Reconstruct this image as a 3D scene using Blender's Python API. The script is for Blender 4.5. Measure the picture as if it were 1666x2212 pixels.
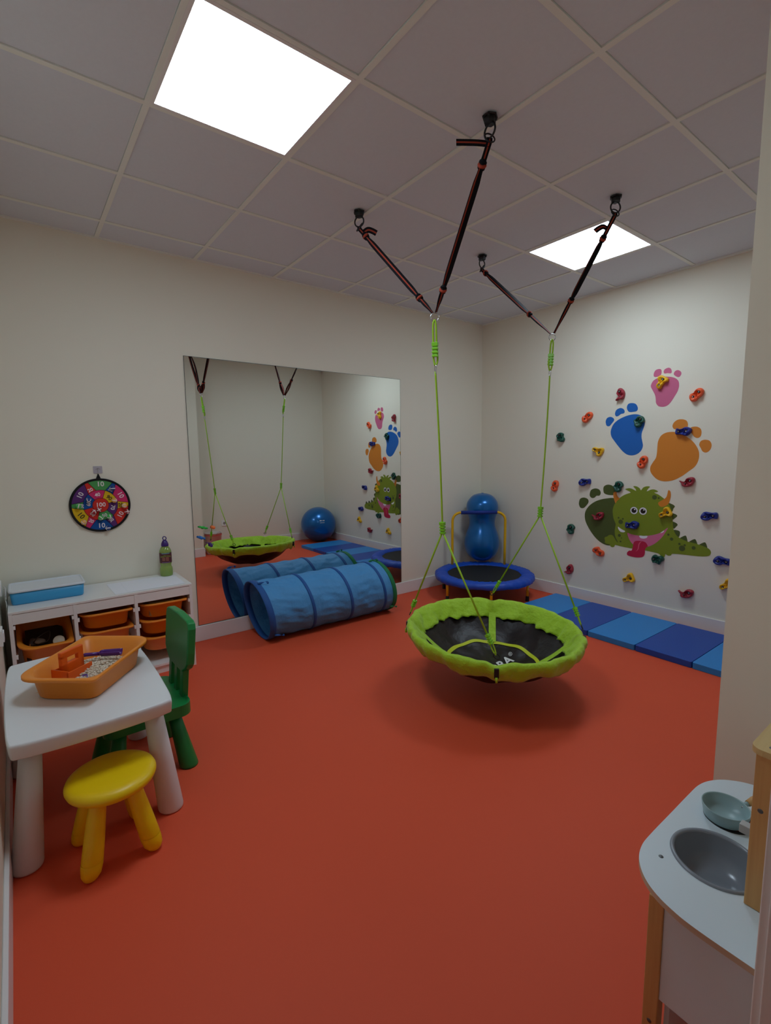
import bpy, math, random
from mathutils import Vector, Matrix
from mathutils.geometry import tessellate_polygon, delaunay_2d_cdt
from math import sin, cos, pi, radians

for o in list(bpy.data.objects): bpy.data.objects.remove(o)
SC = bpy.context.scene
COL = SC.collection
RND = random.Random(7)

# ---------------------------------------------------------------- camera
def Vv(*a): return Vector(a)
RT = Vv(0.60828288, 0.79365494, -0.01018742)
UP = Vv(-0.08735042, 0.07969423, 0.99298476)
FW = Vv(-0.78889914, 0.60312575, -0.11780273)
cd = bpy.data.cameras.new('camera')
cd.sensor_fit = 'HORIZONTAL'; cd.sensor_width = 36.0
cd.lens = 36.0*1045.88/1666.0
cd.clip_start = 0.02; cd.clip_end = 50
cam = bpy.data.objects.new('camera', cd); COL.objects.link(cam)
cam.matrix_world = Matrix(((RT[0], UP[0], -FW[0], 3.68382), (RT[1], UP[1], -FW[1], -4.17441), (RT[2], UP[2], -FW[2], 1.39417), (0, 0, 0, 1)))
SC.camera = cam
# ---------------------------------------------------------------- world and exposure
w = bpy.data.worlds.new('world'); SC.world = w; w.use_nodes = True
w.node_tree.nodes['Background'].inputs[0].default_value = (0.85, 0.9, 1.0, 1)
w.node_tree.nodes['Background'].inputs[1].default_value = 0.55
SC.view_settings.view_transform = 'Standard'
SC.view_settings.look = 'None'
SC.view_settings.gamma = 1.0
SC.view_settings.exposure = EXPOSURE = 0.78
LAMP = 8.6            # strength of the two ceiling panels
LAMP_COLOR = (0.79, 0.96, 1.10)
SC.cycles.max_bounces = 10; SC.cycles.diffuse_bounces = 6; SC.cycles.glossy_bounces = 5
SC.cycles.transmission_bounces = 6; SC.cycles.transparent_max_bounces = 8
SC.cycles.sample_clamp_indirect = 6.0
SC.cycles.use_denoising = True

H = 2.774
# ---------------------------------------------------------------- materials
def lin(c):
    return tuple((x/255/12.92 if x/255 <= 0.04045 else ((x/255+0.055)/1.055)**2.4) for x in c)
MATS = {}
def mat(name, c=(200, 200, 200), rough=0.5, metal=0.0, bump=None, coat=0.0, trans=0.0, noise=None, spec=0.5, emit=None, alpha=None, sheen=0, aniso=None):
    if name in MATS: return MATS[name]
    m = bpy.data.materials.new(name); m.use_nodes = True
    nt = m.node_tree; b = nt.nodes['Principled BSDF']
    L = lin(c)
    b.inputs['Base Color'].default_value = (*L, 1)
    b.inputs['Roughness'].default_value = rough
    b.inputs['Metallic'].default_value = metal
    b.inputs['Specular IOR Level'].default_value = spec
    if coat: b.inputs['Coat Weight'].default_value = coat; b.inputs['Coat Roughness'].default_value = 0.12
    if trans: b.inputs['Transmission Weight'].default_value = trans
    if sheen: b.inputs['Sheen Weight'].default_value = sheen
    if alpha is not None: b.inputs['Alpha'].default_value = alpha
    if emit: b.inputs['Emission Color'].default_value = (*LAMP_COLOR, 1); b.inputs['Emission Strength'].default_value = emit
    tc = nt.nodes.new('ShaderNodeTexCoord')
    if noise:       # (scale, amount): gentle colour variation of the material itself
        n = nt.nodes.new('ShaderNodeTexNoise'); n.inputs['Scale'].default_value = noise[0]; n.inputs['Detail'].default_value = 6
        nt.links.new(tc.outputs['Object'], n.inputs['Vector'])
        r = nt.nodes.new('ShaderNodeMapRange'); r.inputs['To Min'].default_value = 1-noise[1]; r.inputs['To Max'].default_value = 1+noise[1]
        nt.links.new(n.outputs['Fac'], r.inputs['Value'])
        h = nt.nodes.new('ShaderNodeMix'); h.data_type = 'RGBA'; h.blend_type = 'MULTIPLY'; h.inputs[0].default_value = 1
        h.inputs[6].default_value = (*L, 1); nt.links.new(r.outputs[0], h.inputs[7]); nt.links.new(h.outputs[2], b.inputs['Base Color'])
    if bump:        # (scale, strength, distance)
        n = nt.nodes.new('ShaderNodeTexNoise'); n.inputs['Scale'].default_value = bump[0]; n.inputs['Detail'].default_value = 5
        nt.links.new(tc.outputs['Object'], n.inputs['Vector'])
        bp = nt.nodes.new('ShaderNodeBump'); bp.inputs['Strength'].default_value = bump[1]; bp.inputs['Distance'].default_value = bump[2] if len(bump) > 2 else 0.002
        nt.links.new(n.outputs['Fac'], bp.inputs['Height']); nt.links.new(bp.outputs[0], b.inputs['Normal'])
    MATS[name] = m
    return m

def wood(name, c, c2, scale=6, axis=2):
    if name in MATS: return MATS[name]
    m = mat(name, c, 0.55)
    nt = m.node_tree; b = nt.nodes['Principled BSDF']
    tc = nt.nodes.new('ShaderNodeTexCoord'); mp = nt.nodes.new('ShaderNodeMapping')
    s = [scale*8]*3; s[axis] = scale*0.5
    mp.inputs['Scale'].default_value = s
    n = nt.nodes.new('ShaderNodeTexNoise'); n.inputs['Scale'].default_value = 1.5; n.inputs['Detail'].default_value = 8; n.inputs['Distortion'].default_value = 0.6
    cr = nt.nodes.new('ShaderNodeValToRGB'); cr.color_ramp.elements[0].position = 0.3; cr.color_ramp.elements[1].position = 0.7
    cr.color_ramp.elements[0].color = (*lin(c), 1); cr.color_ramp.elements[1].color = (*lin(c2), 1)
    nt.links.new(tc.outputs['Object'], mp.inputs[0]); nt.links.new(mp.outputs[0], n.inputs['Vector']); nt.links.new(n.outputs['Fac'], cr.inputs[0]); nt.links.new(cr.outputs[0], b.inputs['Base Color'])
    return m

M_WALL = mat('wall_paint_cream', (233, 228, 212), 0.85, bump=(220, 0.12, 0.001))
M_FLOOR = mat('red_vinyl_floor', (224, 88, 56), 0.55, bump=(900, 0.12, 0.0006), noise=(1.4, 0.02), spec=0.22)
M_TILE = mat('ceiling_tile', (216, 222, 229), 0.95, bump=(300, 0.25, 0.001), noise=(60, 0.03))
M_TBAR = mat('ceiling_grid_paint', (232, 236, 228), 0.6)
M_WHITE = mat('white_satin', (232, 231, 229), 0.35)
M_WHITEP = mat('white_plastic', (240, 240, 238), 0.4)
M_BASEB = mat('baseboard_paint', (232, 230, 230), 0.4)
M_LAMP = mat('panel_diffuser', (250, 250, 250), 0.4, emit=LAMP)
M_MIRROR = mat('mirror_silver', (232, 236, 233), 0.0, metal=1.0)
M_BLACK = mat('black_plastic', (16, 17, 19), 0.5)
M_STEEL = mat('zinc_steel', (205, 208, 212), 0.22, metal=1.0)
M_LIME = mat('lime_cloth', (164, 206, 22), 0.62, bump=(30, 0.9, 0.012), sheen=0.2)
M_ROPE = mat('lime_rope', (158, 204, 30), 0.6, bump=(400, 0.5, 0.001))
M_SLIDER = mat('lime_plastic', (132, 210, 36), 0.4)
M_DMAT = mat('brown_black_cloth', (28, 17, 17), 0.42, bump=(9, 0.5, 0.02), spec=0.35)
M_STRB = mat('strap_black', (18, 18, 22), 0.85, bump=(500, 0.3, 0.0006), spec=0.15)
M_STRO = mat('strap_orange', (158, 64, 46), 0.85, bump=(500, 0.3, 0.0006), spec=0.15)
M_YELLOW = mat('yellow_plastic', (244, 206, 0), 0.38, bump=(500, 0.06, 0.0004))
M_GREEN = mat('green_plastic', (14, 128, 62), 0.36, bump=(500, 0.06, 0.0004))
M_BIN = mat('orange_bin_plastic', (232, 138, 40), 0.4, bump=(300, 0.08, 0.0004))
M_YTUBE = mat('yellow_paint', (232, 180, 14), 0.35)
M_BLUEPAD = mat('blue_vinyl', (16, 76, 190), 0.45, bump=(40, 0.35, 0.004))
M_NAVY = mat('navy_plastic', (34, 44, 142), 0.4)
M_MESHB = mat('black_mesh', (14, 16, 18), 0.7)
M_BALL = mat('blue_ball_vinyl', (0, 104, 178), 0.28, metal=0.45, coat=0.35, bump=(6, 0.1, 0.01))
M_MATL = mat('light_blue_vinyl', (34, 136, 214), 0.45, bump=(160, 0.1, 0.001))
M_MATD = mat('dark_blue_vinyl', (12, 74, 168), 0.45, bump=(160, 0.1, 0.001))
M_TUNL = mat('tunnel_light_blue', (72, 148, 208), 0.6, bump=(14, 0.75, 0.02))
M_TUND = mat('tunnel_dark_blue', (22, 84, 156), 0.65, bump=(40, 0.4, 0.004))
M_TUNG = mat('tunnel_green', (10, 120, 70), 0.65, bump=(40, 0.4, 0.004))

# ---------------------------------------------------------------- mesh helpers
class MB:
    def __init__(s): s.v = []; s.f = []; s.m = []; s.s = []
    def add(s, vs, fs, mi=0, smooth=False):
        o = len(s.v); s.v += [tuple(v) for v in vs]
        for f in fs: s.f.append(tuple(i+o for i in f)); s.m.append(mi); s.s.append(smooth)
        return s
    def box(s, x0, x1, y0, y1, z0, z1, mi=0, M=None):
        vs = [Vector((x, y, z)) for z in (z0, z1) for y in (y0, y1) for x in (x0, x1)]
        if M: vs = [M @ v for v in vs]
        return s.add(vs, [(0, 2, 3, 1), (4, 5, 7, 6), (0, 1, 5, 4), (2, 6, 7, 3), (0, 4, 6, 2), (1, 3, 7, 5)], mi)
    def prism(s, pts, t0, t1, fn, mi=0, smooth=False):
        n = len(pts); A = [fn(a, b, t0) for a, b in pts]; B = [fn(a, b, t1) for a, b in pts]
        tr = tessellate_polygon([[Vector((a, b, 0)) for a, b in pts]])
        fs = [tuple(t) for t in tr] + [tuple(i+n for i in reversed(t)) for t in tr]
        s.add(A+B, fs, mi)
        return s.add(A+B, [(i, (i+1) % n, (i+1) % n+n, i+n) for i in range(n)], mi, smooth)
    def lathe(s, prof, n=32, c=(0, 0, 0), mi=0, M=None, smooth=True, fn=None):
        vs = []
        for r, z in prof:
            for k in range(n):
                a = 2*pi*k/n; v = Vector((r*cos(a), r*sin(a), z))
                if fn: v = fn(v, a, r, z)
                if M: v = M @ v
                vs.append(v+Vector(c))
        fs = []
        for i in range(len(prof)-1):
            for k in range(n):
                a, b = i*n+k, i*n+(k+1) % n
                fs.append((a, b, b+n, a+n))
        return s.add(vs, fs, mi, smooth)
    def tube(s, path, r, n=8, closed=False, mi=0, cap=True, smooth=True):
        P = [Vector(p) for p in path]; N = len(P); vs = []; fs = []
        rr = r if isinstance(r, (list, tuple)) else [r]*N
        nrm = None
        for i in range(N):
            if closed: t = P[(i+1) % N]-P[i-1]
            else: t = P[min(i+1, N-1)]-P[max(i-1, 0)]
            t.normalize()
            if nrm is None: nrm = t.orthogonal().normalized()
            nrm = (nrm-t*nrm.dot(t)).normalized(); bn = t.cross(nrm)
            for k in range(n):
                a = 2*pi*k/n; vs.append(P[i]+(nrm*cos(a)+bn*sin(a))*rr[i])
        for i in range(N if closed else N-1):
            j = (i+1) % N
            for k in range(n): fs.append((i*n+k, i*n+(k+1) % n, j*n+(k+1) % n, j*n+k))
        s.add(vs, fs, mi, smooth)
        if cap and not closed:
            s.add(vs[:n], [tuple(range(n))[::-1]], mi); s.add(vs[-n:], [tuple(range(n))], mi)
        return s
    def rings(s, rings, mi=0, cap0=True, cap1=True, smooth=True, closed=True):
        n = len(rings[0]); vs = [v for r in rings for v in r]; fs = []
        for i in range(len(rings)-1):
            for k in range(n if closed else n-1):
                fs.append((i*n+k, i*n+(k+1) % n, (i+1)*n+(k+1) % n, (i+1)*n+k))
        s.add(vs, fs, mi, smooth)
        if cap0: s.add(rings[0], [tuple(range(n))[::-1]], mi)
        if cap1: s.add(rings[-1], [tuple(range(n))], mi)
        return s
    def build(s, name, mats, parent=None, bevel=0, seg=2, subsurf=0, loc=None, weld=True):
        me = bpy.data.meshes.new(name); me.from_pydata([tuple(v) for v in s.v], [], s.f)
        if not isinstance(mats, (list, tuple)): mats = [mats]
        for m in mats: me.materials.append(m)
        for p, mi, sm in zip(me.polygons, s.m, s.s): p.material_index = mi; p.use_smooth = sm
        if weld:
            import bmesh
            bm = bmesh.new(); bm.from_mesh(me); bmesh.ops.remove_doubles(bm, verts=bm.verts, dist=1e-5)
            bmesh.ops.recalc_face_normals(bm, faces=bm.faces); bm.to_mesh(me); bm.free()
        me.update()
        o = bpy.data.objects.new(name, me); COL.objects.link(o)
        if parent: o.parent = parent
        if loc: o.location = loc
        if bevel:
            b = o.modifiers.new('bevel', 'BEVEL'); b.width = bevel; b.segments = seg; b.limit_method = 'ANGLE'; b.angle_limit = radians(40)
            b.harden_normals = False
            for p in me.polygons: p.use_smooth = p.use_smooth
        if subsurf:
            b = o.modifiers.new('subsurf', 'SUBSURF'); b.levels = subsurf; b.render_levels = subsurf
            for p in me.polygons: p.use_smooth = True
        return o

def thing(name, label, cat, loc=(0, 0, 0), rz=0, group=None):
    o = bpy.data.objects.new(name, None); COL.objects.link(o); o.location = loc; o.rotation_euler = (0, 0, rz)
    o.empty_display_size = 0.05
    return tag(o, label, cat, group)
def tag(o, label, cat, group=None, kind=None):
    o['label'] = label; o['category'] = cat
    if group: o['group'] = group
    if kind: o['kind'] = kind
    return o
def struct(o): o['kind'] = 'structure'; return o
def dup(root, loc, rz, label, group=None, rot=None):
    r = root.copy(); COL.objects.link(r); r.location = loc; r.rotation_euler = rot or (0, 0, rz); r['label'] = label
    if group: r['group'] = group
    for ch in list(root.children):
        c = ch.copy(); COL.objects.link(c); c.parent = r
        for g in list(ch.children):
            d = g.copy(); COL.objects.link(d); d.parent = c
    return r
def smoothpoly(pts, k=4):
    n = len(pts); out = []
    for i in range(n):
        p0, p1, p2, p3 = pts[i-1], pts[i], pts[(i+1) % n], pts[(i+2) % n]
        for j in range(k):
            t = j/k
            out.append(tuple(0.5*((2*p1[d])+(-p0[d]+p2[d])*t+(2*p0[d]-5*p1[d]+4*p2[d]-p3[d])*t*t+(-p0[d]+3*p1[d]-3*p2[d]+p3[d])*t**3) for d in (0, 1)))
    return out
def spline(pts, k=8):
    P = [Vector(p) for p in pts]; out = []
    for i in range(len(P)-1):
        p0 = P[max(i-1, 0)]; p1 = P[i]; p2 = P[i+1]; p3 = P[min(i+2, len(P)-1)]
        for j in range(k):
            t = j/k
            out.append(0.5*((2*p1)+(-p0+p2)*t+(2*p0-5*p1+4*p2-p3)*t*t+(-p0+3*p1-3*p2+p3)*t**3))
    return out+[P[-1]]
def circle(cx, cy, r, n=24): return [(cx+r*cos(2*pi*k/n), cy+r*sin(2*pi*k/n)) for k in range(n)]
def rrect(hx, hy, r, n=6, cx=0, cy=0):
    if not isinstance(r, (list, tuple)): r = [r]*4
    out = []
    for q, (sx, sy) in enumerate(((1, 1), (-1, 1), (-1, -1), (1, -1))):
        for k in range(n+1):
            a = pi/2*q+pi/2*k/n
            out.append((cx+sx*(hx-r[q])+r[q]*cos(a), cy+sy*(hy-r[q])+r[q]*sin(a)))
    return out
XY = lambda a, b, t: (a, b, t)
XZ = lambda a, b, t: (a, t, b)
YZ = lambda a, b, t: (t, a, b)
def text_mesh(txt, size, fn, mb, mi, bold=0.0, extr=None):
    """letters as mesh faces: fn maps (u, v) in metres to a 3-D point"""
    cu = bpy.data.curves.new('lettering', 'FONT'); cu.body = txt; cu.size = size; cu.align_x = 'CENTER'; cu.align_y = 'CENTER'; cu.offset = bold
    cu.resolution_u = 3
    ob = bpy.data.objects.new('lettering', cu); COL.objects.link(ob)
    dg = bpy.context.evaluated_depsgraph_get(); dg.update()
    me = bpy.data.meshes.new_from_object(ob.evaluated_get(dg))
    mb.add([fn(v.co.x, v.co.y) for v in me.vertices], [tuple(p.vertices) for p in me.polygons], mi)
    bpy.data.objects.remove(ob); bpy.data.curves.remove(cu); bpy.data.meshes.remove(me)
def wob(x, y, z, s=1.0): return sin(x*5.1*s+1.3)*cos(y*4.3*s+.7)+.6*sin(x*9.7*s+z*8.1*s)*sin(y*11.3*s+2.1)+.4*sin((x+y)*17*s+z*13*s)

DECAL={'pink_sole':[(1.8,1.934),(1.813,1.962),(1.838,1.979),(1.878,1.988),(1.934,1.983),(1.979,1.967),(2.005,1.941),(2.012,1.903),(2.004,1.864),(1.984,1.826),(1.961,1.787),(1.935,1.76),(1.902,1.751),(1.867,1.76),(1.847,1.786),(1.843,1.816),(1.836,1.849),(1.817,1.887),(1.802,1.915)],'pink_toe_a':[(1.818,2.003),(1.818,2.026),(1.831,2.048),(1.857,2.053),(1.873,2.045),(1.877,2.024),(1.871,2.004),(1.849,1.994),(1.829,1.994)],'pink_toe_b':[(1.892,2.028),(1.9,2.045),(1.925,2.053),(1.944,2.044),(1.953,2.019),(1.946,2.007),(1.921,2.012),(1.899,2.012)],'pink_toe_c':[(1.968,2.0),(1.976,2.019),(1.997,2.025),(2.019,2.01),(2.023,1.99),(2.011,1.972),(1.995,1.973),(1.975,1.988)],'blue_sole':[(1.48,1.567),(1.487,1.605),(1.508,1.643),(1.546,1.673),(1.597,1.695),(1.647,1.707),(1.691,1.708),(1.728,1.697),(1.754,1.672),(1.766,1.635),(1.761,1.598),(1.748,1.556),(1.746,1.519),(1.754,1.481),(1.761,1.444),(1.749,1.407),(1.72,1.379),(1.677,1.366),(1.632,1.374),(1.592,1.403),(1.554,1.445),(1.519,1.488),(1.49,1.528)],'blue_toe_a':[(1.431,1.667),(1.442,1.692),(1.472,1.701),(1.499,1.688),(1.506,1.669),(1.488,1.644),(1.466,1.621),(1.442,1.626),(1.433,1.647)],'blue_toe_b':[(1.512,1.732),(1.523,1.757),(1.555,1.77),(1.584,1.759),(1.595,1.736),(1.586,1.722),(1.564,1.719),(1.545,1.705),(1.525,1.701),(1.514,1.713)],'blue_toe_c':[(1.612,1.775),(1.624,1.799),(1.655,1.803),(1.687,1.791),(1.704,1.758),(1.696,1.734),(1.665,1.729),(1.634,1.731),(1.617,1.75)],'orange_sole':[(1.972,1.55),(2.013,1.545),(2.063,1.522),(2.107,1.495),(2.146,1.456),(2.175,1.407),(2.184,1.362),(2.178,1.316),(2.157,1.275),(2.117,1.24),(2.066,1.198),(2.007,1.166),(1.945,1.156),(1.893,1.168),(1.856,1.198),(1.832,1.234),(1.83,1.271),(1.847,1.308),(1.869,1.345),(1.875,1.387),(1.876,1.436),(1.879,1.478),(1.897,1.52),(1.93,1.543)],'orange_toe_a':[(1.981,1.596),(1.99,1.622),(2.016,1.642),(2.051,1.644),(2.081,1.631),(2.092,1.604),(2.087,1.576),(2.061,1.569),(2.012,1.567),(1.99,1.575)],'orange_toe_b':[(2.106,1.569),(2.123,1.581),(2.154,1.582),(2.181,1.566),(2.19,1.537),(2.184,1.506),(2.164,1.496),(2.143,1.505),(2.126,1.528),(2.11,1.546)],'orange_toe_c':[(2.179,1.444),(2.189,1.472),(2.216,1.481),(2.247,1.473),(2.263,1.442),(2.256,1.406),(2.232,1.385),(2.206,1.393),(2.192,1.418)],'olive_sole':[(1.527,0.994),(1.479,0.988),(1.422,0.975),(1.364,0.951),(1.31,0.91),(1.277,0.862),(1.268,0.812),(1.281,0.755),(1.319,0.692),(1.369,0.632),(1.422,0.59),(1.473,0.569),(1.518,0.567),(1.57,0.585),(1.623,0.633),(1.64,0.761),(1.625,0.915),(1.583,0.982)],'olive_toe_a':[(1.205,0.927),(1.215,0.965),(1.25,0.98),(1.29,0.97),(1.3,0.942),(1.283,0.912),(1.254,0.883),(1.223,0.883),(1.208,0.906)],'olive_toe_b':[(1.309,1.021),(1.321,1.054),(1.359,1.07),(1.397,1.062),(1.413,1.035),(1.403,1.008),(1.374,1.004),(1.358,0.987),(1.333,0.981),(1.312,0.996)],'olive_toe_c':[(1.436,1.06),(1.441,1.092),(1.473,1.109),(1.514,1.103),(1.543,1.073),(1.545,1.026),(1.494,1.018),(1.448,1.029)],'body':[(1.533,0.852),(1.53,0.884),(1.538,0.924),(1.556,0.961),(1.586,0.998),(1.627,1.027),(1.661,1.042),(1.68,1.05),(1.665,1.062),(1.631,1.076),(1.663,1.087),(1.693,1.082),(1.724,1.067),(1.717,1.086),(1.698,1.105),(1.729,1.105),(1.756,1.088),(1.764,1.073),(1.781,1.098),(1.809,1.11),(1.836,1.108),(1.821,1.091),(1.811,1.067),(1.839,1.082),(1.87,1.087),(1.902,1.072),(1.882,1.064),(1.872,1.059),(1.904,1.047),(1.939,1.024),(1.968,1.001),(1.993,0.966),(2.011,0.925),(2.021,0.875),(2.026,0.832),(2.033,0.783),(2.045,0.748),(2.066,0.722),(2.097,0.704),(2.142,0.689),(2.206,0.68),(2.274,0.662),(2.299,0.648),(2.308,0.629),(2.304,0.608),(2.284,0.594),(2.224,0.584),(2.129,0.581),(2.038,0.575),(2.029,0.56),(2.005,0.554),(1.985,0.564),(1.982,0.545),(1.969,0.534),(1.955,0.537),(1.937,0.558),(1.894,0.565),(1.822,0.569),(1.703,0.57),(1.61,0.575),(1.567,0.58),(1.56,0.563),(1.539,0.555),(1.522,0.564),(1.516,0.577),(1.489,0.579),(1.47,0.588),(1.473,0.605),(1.466,0.628),(1.478,0.641),(1.492,0.646),(1.506,0.66),(1.534,0.665),(1.552,0.649),(1.568,0.624),(1.586,0.605),(1.59,0.609),(1.574,0.635),(1.561,0.665),(1.557,0.712),(1.562,0.752),(1.561,0.772),(1.542,0.81)],'spike_a':[(1.982,0.979),(2.016,0.974),(2.034,0.959),(2.024,0.94),(2.018,0.918),(1.999,0.917)],'spike_b':[(2.01,0.903),(2.043,0.897),(2.056,0.884),(2.042,0.866),(2.024,0.852),(2.011,0.874)],'spike_c':[(2.017,0.835),(2.05,0.828),(2.063,0.813),(2.052,0.796),(2.037,0.779),(2.019,0.803)],'spike_d':[(2.034,0.768),(2.07,0.768),(2.084,0.753),(2.076,0.716),(2.049,0.734)],'spike_e':[(2.08,0.702),(2.121,0.734),(2.134,0.72),(2.141,0.682),(2.111,0.685)],'spike_f':[(2.149,0.683),(2.189,0.715),(2.205,0.698),(2.211,0.669),(2.181,0.673)],'spike_g':[(2.219,0.668),(2.258,0.699),(2.273,0.686),(2.281,0.651),(2.25,0.655)],'horn_a':[(1.53,1.04),(1.542,1.048),(1.556,1.052),(1.561,1.027),(1.574,1.005),(1.588,0.994),(1.564,0.969),(1.553,0.949),(1.54,0.979),(1.531,1.01)],'horn_b':[(1.907,0.978),(1.924,0.994),(1.947,1.01),(1.966,1.029),(1.974,1.059),(1.977,1.08),(1.984,1.087),(1.996,1.074),(2.0,1.039),(1.994,1.003),(1.983,0.973),(1.957,0.953),(1.933,0.947),(1.915,0.957)],'mouth':[(1.669,0.7),(1.697,0.694),(1.757,0.688),(1.816,0.693),(1.873,0.706),(1.921,0.725),(1.954,0.748),(1.992,0.782),(1.978,0.747),(1.95,0.696),(1.911,0.65),(1.877,0.622),(1.842,0.604),(1.792,0.591),(1.732,0.602),(1.7,0.628),(1.679,0.664)],'tooth_a':[(1.771,0.689),(1.804,0.691),(1.836,0.695),(1.831,0.678),(1.806,0.668),(1.78,0.671)],'tooth_b':[(1.938,0.733),(1.954,0.749),(1.965,0.756),(1.962,0.744),(1.949,0.734)],'tooth_c':[(1.585,0.745),(1.589,0.724),(1.608,0.704),(1.635,0.701),(1.648,0.713),(1.622,0.724),(1.601,0.735)],'tongue':[(1.738,0.637),(1.774,0.645),(1.819,0.641),(1.841,0.617),(1.841,0.604),(1.825,0.581),(1.822,0.538),(1.81,0.514),(1.782,0.503),(1.737,0.498),(1.691,0.502),(1.675,0.511),(1.676,0.531),(1.693,0.548),(1.712,0.552),(1.721,0.585),(1.725,0.616)],'tongue_line':[(1.793,0.643),(1.779,0.635),(1.767,0.614),(1.764,0.583),(1.758,0.563),(1.746,0.549),(1.762,0.56),(1.772,0.582),(1.775,0.612),(1.784,0.63)]}
CIRC=[(1.715,0.899,0.031,'w'),(1.79,0.9,0.031,'w'),(1.715,0.899,0.021,'b'),(1.79,0.9,0.021,'b'),(1.721,0.909,0.006,'h'),(1.797,0.911,0.006,'h'),(1.606,0.79,0.02,'s'),(1.586,0.824,0.008,'s'),(1.624,0.818,0.008,'s'),(1.6,0.669,0.013,'s'),(1.62,0.649,0.005,'s'),(1.613,0.617,0.008,'s'),(1.876,1.022,0.019,'s'),(1.909,1.018,0.008,'s'),(1.999,0.726,0.009,'s'),(2.025,0.693,0.013,'s'),(2.106,0.629,0.023,'s'),(2.085,0.662,0.009,'s'),(2.124,0.657,0.009,'s'),(2.188,0.645,0.014,'s')]
HOLDS=[('maroon',1.558,1.879),('orange',1.265,1.71),('green',1.0,1.54),('yellow',1.385,1.407),('orange',0.956,1.075),('navy',1.264,1.125),('green',1.578,1.099),('green',1.727,1.647),('yellow',1.887,1.953),('orange',2.144,1.82),('navy',2.068,1.55),('orange',1.772,1.309),('maroon',2.118,1.157),('maroon',1.404,0.822),('navy',1.71,0.775),('yellow',1.975,0.906),('navy',2.284,0.906),('green',1.14,0.675),('orange',1.422,0.499),('green',1.93,0.513),('navy',2.389,0.576),('maroon',1.137,0.278),('yellow',1.709,0.311),('maroon',2.159,0.275),('yellow',2.435,0.406)]


# ---------------------------------------------------------------- the room
struct(MB().box(-0.02, 5.2, -4.6, 0.02, -0.12, 0).build('floor', M_FLOOR))
struct(MB().box(-0.12, 0, -4.6, 0.12, -0.12, H+.3).build('wall_mirror_side', M_WALL)).name = 'wall_left'
struct(MB().box(0, 5.2, 0, 0.12, -0.12, H+.3).build('wall_back', M_WALL))
struct(MB().box(0, 5.2, -4.42, -4.298, -0.12, H+.3).build('wall_near', M_WALL)).name = 'wall_front'
# right side: wall with door opening, wall stretch and pillar
w_ = MB().box(3.5, 3.62, -2.143, 0, 0, H+.2).box(3.5, 3.62, -3.24, -2.494, 0, H+.2).box(3.5, 3.80, -4.298, -3.23, 2.3, H+.2)
struct(w_.build('wall_right', M_WALL))
struct(MB().box(3.18, 3.62, -2.494, -2.143, 0, H+.2).build('wall_pillar', M_WALL))
struct(MB().box(5.1, 5.2, -4.4, 0, 0, H+.2).build('wall_corridor', M_WALL))
# door frame lining and casing
dj = MB().box(3.50, 3.80, -3.264, -3.23, 0, 2.3).box(3.487, 3.50, -3.257, -3.228, 0, 2.3)
struct(dj.build('trim_1', M_WHITE, bevel=.002))
struct(MB().box(3.62, 3.80, -3.23, -2.9, 0, H).build('wall_side', M_WALL))
# ceiling: boards recessed above a grid of bars
LX = [0.2713+0.6*k for k in range(0, 9)]
LY = [-0.6433-0.6*k for k in range(0, 7)]
tb = MB()
xs = [0.0]+LX+[5.2]; ys = [0.0]+LY+[-4.4]
for i in range(len(xs)-1):
    for j in range(len(ys)-1):
        g = .0135
        x0, x1, y1, y0 = xs[i]+g, xs[i+1]-g, ys[j]-g, ys[j+1]+g
        if x1-x0 > .02 and y1-y0 > .02: tb.box(x0, x1, y0, y1, H+.004, H+.02)
tb.box(-.05, 5.2, -4.42, .05, H+.02, H+.06)
struct(tb.build('ceiling', M_TILE, weld=False))
gb = MB()
for x in LX: gb.box(x-.012, x+.012, -4.30, 0, H-.001, H+.012)
for y in LY: gb.box(0, 5.1, y-.012, y+.012, H-.0012, H+.0118)
gb.box(0, 5.1, -.022, 0, H-.006, H+.01).box(0, .018, -4.3, 0, H-.004, H+.01).box(3.478, 3.5, -2.14, 0, H-.006, H+.01).box(0, 3.5, -4.298, -4.28, H-.004, H+.01)
struct(gb.build('trim_2', M_TBAR, weld=False))
# baseboards
BH = .118
def bb(name, *a):
    o = MB().box(*a).build(name, M_BASEB, bevel=.003); return struct(o)
bb('baseboard_left', 0, .014, -4.298, 0, 0, BH)
bb('baseboard_back', .014, 3.5, -.014, 0, 0, BH)
bb('baseboard_front', .014, 3.9, -4.298, -4.284, 0, BH)
o = MB().box(3.486, 3.5, -2.13, -.014, 0, BH).box(3.166, 3.18, -2.508, -2.129, 0, BH).box(3.18, 3.5, -2.143, -2.129, 0, BH).box(3.18, 3.5, -2.508, -2.494, 0, BH)
struct(o.build('baseboard_right', M_BASEB, bevel=.003))

# ---------------------------------------------------------------- ceiling lights
def ceiling_light(cx, cy, label):
    t = thing('ceiling_light', label, 'ceiling light', (cx, cy, H), 0, 'square ceiling light panels')
    f = MB(); a, b = .278, .2925
    for (x0, x1, y0, y1) in ((-b, b, -b, -a), (-b, b, a, b), (-b, -a, -a, a), (a, b, -a, a)): f.box(x0, x1, y0, y1, -.002, .010)
    f.build('frame', M_WHITE, t, weld=False)
    MB().box(-a, a, -a, a, -.0008, .003).build('diffuser', M_LAMP, t)
ceiling_light(1.7713, -3.3433, 'large lit white square panel overhead, nearer the camera and the table')
ceiling_light(1.7713, -0.9433, 'lit white square panel in the ceiling near the climbing wall')

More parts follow.
